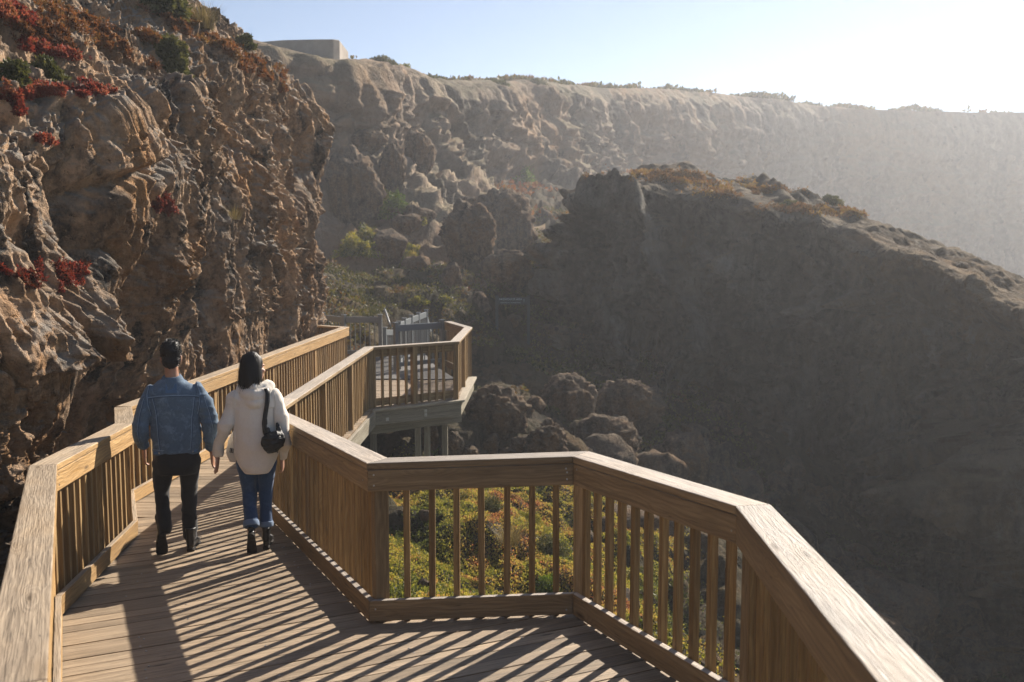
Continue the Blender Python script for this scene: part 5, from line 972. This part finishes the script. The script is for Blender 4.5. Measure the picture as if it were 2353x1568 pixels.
for (z0, yb, w_, rad, zd) in ((1.425, -.095, .125, .046, .02), (1.365, -.150, .140, .044, .085), (1.30, -.168, .115, .034, .15)):       # folds of the lowered hood
    arc = []
    for a_ in np.linspace(-1, 1, 13): arc.append((w_ * math.sin(a_ * 1.35) * 1.02, yb * math.cos(a_ * 1.2) + .045 * abs(a_) , z0 + zd * (a_ * a_) * .9))
    j.limb(arc, [rad * (1 - .35 * abs(a_)) for a_ in np.linspace(-1, 1, 13)], 12, .8)
ff2 = folds(.007, .008, .0005, 61, 6, .8)
sh = j.build('hooded_shirt', M['cream'], wom, .0085, 4, lambda V: ff2(V) * np.where((np.abs(V[:, 0]) > .17) | (V[:, 2] > 1.26), 1.9, .8))
V_ = np.empty(len(sh.data.vertices) * 3, np.float32); sh.data.vertices.foreach_get('co', V_); V_ = V_.reshape(-1, 3)
hemz = .70 + .155 * np.clip((np.abs(V_[:, 0] - .006) - .10) / .10, 0, 1.1) ** 1.4; inb = (np.abs(V_[:, 0]) < .215) & (V_[:, 2] < .90); V_[:, 2] = np.where(inb & (V_[:, 2] < hemz), hemz + (V_[:, 2] - hemz) * .02, V_[:, 2]); sh.data.vertices.foreach_set('co', V_.ravel()); sh.data.update()
bs = bvo(sh)
for pts in ([(-.10, .728), (0, .716), (.10, .728), (.14, .765)], ): ribbon_on(bs, pts, 'hem_seam', sh, M['cream'], .0025)
for pts in ([(.178, 1.39), (.19, 1.30), (.188, 1.20)], [(-.178, 1.39), (-.188, 1.30), (-.186, 1.20)]): ribbon_on(bs, pts, 'armhole_seam', sh, M['cream'], .003)
fl = Solid(); fl.rings([((-.215, .10, .76), (.035, -.02, 0), (0, .012, 0)), ((-.232, .105, .84), (.055, -.03, .0), (0, .012, 0)), ((-.215, .10, .95), (.045, -.02, 0), (0, .012, 0)), ((-.19, .09, 1.04), (.02, -.01, 0), (0, .012, 0))], 16); fl.build('shirt_front', M['cream'], wom, .008, 3)

def line_mark(pts, root, name='printed_emblem', rad=.0022):
    s_ = Solid(); 
    for a_, c_ in pts: s_.limb([a_, c_], [rad, rad], 6)
    me = bpy.data.meshes.new(name); me.from_pydata(s_.V, [], s_.F); me.materials.append(M['ink']); ob = bpy.data.objects.new(name, me); COL.objects.link(ob); ob.parent = root; return ob
E_ = lambda x, z: (-.228 + x, .0885 - .0 + x * -.5, .868 + z)
sq = [(-.016, -.018), (.014, -.022), (.018, .012), (-.012, .017)]
line_mark([(E_(*sq[i]), E_(*sq[(i + 1) % 4])) for i in range(4)] + [(E_(-.006, .008), E_(.006, .006)), (E_(.006, .006), E_(.005, -.004)), (E_(-.009, -.006), E_(.008, -.009)), (E_(0, .008), E_(-.002, -.013))], wom)
t = Solid()
t.rings([((0, 0, .72), (.16, 0, 0), (0, .115, 0)), ((0, -.01, .80), (.172, 0, 0), (0, .128, 0)), ((0, 0, .92), (.155, 0, 0), (0, .11, 0))], 26)
t.limb([(-.088, 0, .78), (-.080, .03, .64), (-.070, .045, .50), (-.062, -.01, .37), (-.056, -.095, .255)], [.097, .080, .065, .061, .063], 22); t.limb([(.092, 0, .78), (.085, .035, .64), (.078, .05, .50), (.076, .035, .35), (.076, .01, .22)], [.097, .080, .064, .058, .060], 22)
fj2 = folds(.004, .005, 0, 81, 6, 1.8); tr = t.build('trousers', M['jeans'], wom, .0085, 4, lambda V: fj2(V))
for (p0, p1, r0) in (((-.0575, -.085, .275), (-.0555, -.112, .230), .0735), ((.076, .014, .245), (.076, .008, .195), .066)):
    c_ = Solid(); p0, p1 = np.array(p0), np.array(p1); ax = (p1 - p0) / np.linalg.norm(p1 - p0); a_ = np.cross(ax, (0, 1, 0)); a_ /= np.linalg.norm(a_); b_ = np.cross(a_, ax)
    c_.rings([(p0, a_ * r0, b_ * r0), (p0 + (p1 - p0) * .5, a_ * r0 * 1.04, b_ * r0 * 1.04), (p1, a_ * r0, b_ * r0), (p1, a_ * r0 * .8, b_ * r0 * .8), (p0, a_ * r0 * .8, b_ * r0 * .8)], 24); c_.build('turned_cuff', M['cuff'], tr, .006, 2)
boot(wom, (-.050, -.355, .0), .03, R(66), .27, .048, .11, .055, lean=(.0, -.05)); boot(wom, (.074, -.035, 0), -.10, 0, .26, .048, .10, .05)
# long hair: a cap and strands falling to the shoulders
hc = Solid(); hc.ball(T(0, -.028, .040), np.array([.084, .098, .094]), Rm); hc.ball(T(0, -.062, -.02), np.array([.086, .055, .10]), Rm)
hc.rings([(T(0, -.052, .02), Rm @ np.array([.086, 0, 0]), Rm @ np.array([0, .060, 0])), (T(0, -.066, -.08), Rm @ np.array([.102, 0, 0]), Rm @ np.array([0, .056, 0])), (T(0, -.078, -.14), Rm @ np.array([.104, 0, 0]), Rm @ np.array([0, .042, 0])), (T(0, -.082, -.195), Rm @ np.array([.085, 0, 0]), Rm @ np.array([0, .026, 0]))], 22)
hrc = hc.build('hair', M['hair'], wom, .008, 3, lambda V: .005 * ridged(V * np.array([26, 26, 4]), 2, 7)); roots = []; rr = np.random.default_rng(8)
for k in range(620):
    th = rr.uniform(-2.15, 2.15); out = lambda z, r1, r2: T(math.sin(th) * r1, -.03 - math.cos(th) * r2, z)
    p0 = T(math.sin(th) * .03, -.02 - math.cos(th) * .03, .133); ln = rr.uniform(.16, .245) if abs(th) < 1.7 else rr.uniform(.10, .2); j1 = rr.normal(size=3) * .004
    pts = [p0, out(.095, .074, .082) + j1, out(.03, .092, .098) + j1, out(-.05, .106, .096) + j1 * 2, out(-.12, .112, .094) + j1 * 2.5, out(-ln, .108 + rr.normal() * .014, .092 + rr.normal() * .012) + rr.normal(size=3) * .007]
    sd = Rm @ np.array([math.cos(th), math.sin(th), 0]); roots.append((pts, sd))
hair_strips('hair_strands', roots, M['hair'], hrc, .0042)
# bag slung from the right shoulder
bo_ = Vector((.15, -.19, 1.0)); bag = empty('shoulder_bag', wom.location + Matrix.Rotation(.22, 3, 'Z') @ bo_, .22); tag(bag, 'small black sling bag hanging on the cream shirt from a wide strap', 'bag')
s_ = Solid(); cb = np.array([0., 0, 0])
s_.rings([((-.088, -.0, -.055), (-.018, 0, .030), (0, .034, 0), .8), ((-.070, -.015, -.050), (-.026, 0, .062), (0, .055, 0), .8), ((-.01, -.022, -.022), (-.030, 0, .080), (0, .064, 0), .8), ((.055, -.012, .008), (-.026, 0, .066), (0, .056, 0), .8), ((.090, 0, .024), (-.014, 0, .036), (0, .036, 0), .8)], 22)
s_.limb([(-.04, .0, .0), (-.045, .015, .09)], [.04, .016], 12, .6); s_.limb([(.06, .01, .02), (.035, .03, .13)], [.03, .012], 12, .6)
pouch = s_.build('pouch', M['nylon'], bag, .006, 4, lambda V: .0045 * ridged(V * np.array([16, 16, 30]), 2, 9))
tube_obj('zip', [(-.06, -.058, -.03), (0, -.074, .0), (.06, -.052, .035)], .003, M['steel'], None, 6).parent = pouch
line_mark([((.02, -.07, -.055), (.035, -.085, -.10)), ((.015, -.07, -.055), (.022, -.08, -.095))], pouch, 'zip_cord', .003)
sp_ = [(.098, 1.43), (.112, 1.40), (.108, 1.32), (.090, 1.22), (.078, 1.14), (.083, 1.06), (.105, 1.01)]; q = []
tt = np.linspace(0, 1, 34); xs = np.interp(tt, np.linspace(0, 1, 7), [p_[0] for p_ in sp_]); zs = np.interp(tt, np.linspace(0, 1, 7), [p_[1] for p_ in sp_]); V, Fc = [], []
off_ = np.array(bo_)
for i, (x, z) in enumerate(zip(xs, zs)):
    for dx in (-.019, .019):
        l, nn, _, _ = bs.ray_cast(Vector((x + dx, -.6, z)), Vector((0, 1, 0))); y = l.y if l else -.1
        for o_ in (-.009, -.001): V.append(np.array((x + dx, y + o_, z)) - off_)
for i in range(len(xs) - 1):
    a_ = i * 4; c_ = a_ + 4; Fc += [(a_, a_ + 2, c_ + 2, c_), (a_ + 1, c_ + 1, c_ + 3, a_ + 3), (a_, c_, c_ + 1, a_ + 1), (a_ + 2, a_ + 3, c_ + 3, c_ + 2)]
o = npmesh('strap', V, Fc, M['nylon'], None); o.parent = bag
yb = float(np.mean([v[1] for v in V[52:60]])); q = Prisms(); bx = [(.064, 1.125), (.104, 1.125), (.104, 1.175), (.064, 1.175)]; q.add([(x - off_[0], yb - .012, z - off_[2]) for x, z in bx], [(x - off_[0], yb - .004, z - off_[2]) for x, z in bx]); q.build('buckle', M['nylon'], o, .003)
# ------------------------------------------------------------------ output settings
S.view_settings.view_transform = 'Standard'; S.view_settings.look = 'None'; S.view_settings.gamma = 1; S.view_settings.exposure = 1.2
c = S.cycles; c.use_denoising = True; c.max_bounces = 6; c.diffuse_bounces = 1; c.glossy_bounces = 2; c.transmission_bounces = 2; c.transparent_max_bounces = 4; c.volume_bounces = 0; c.sample_clamp_indirect = 6
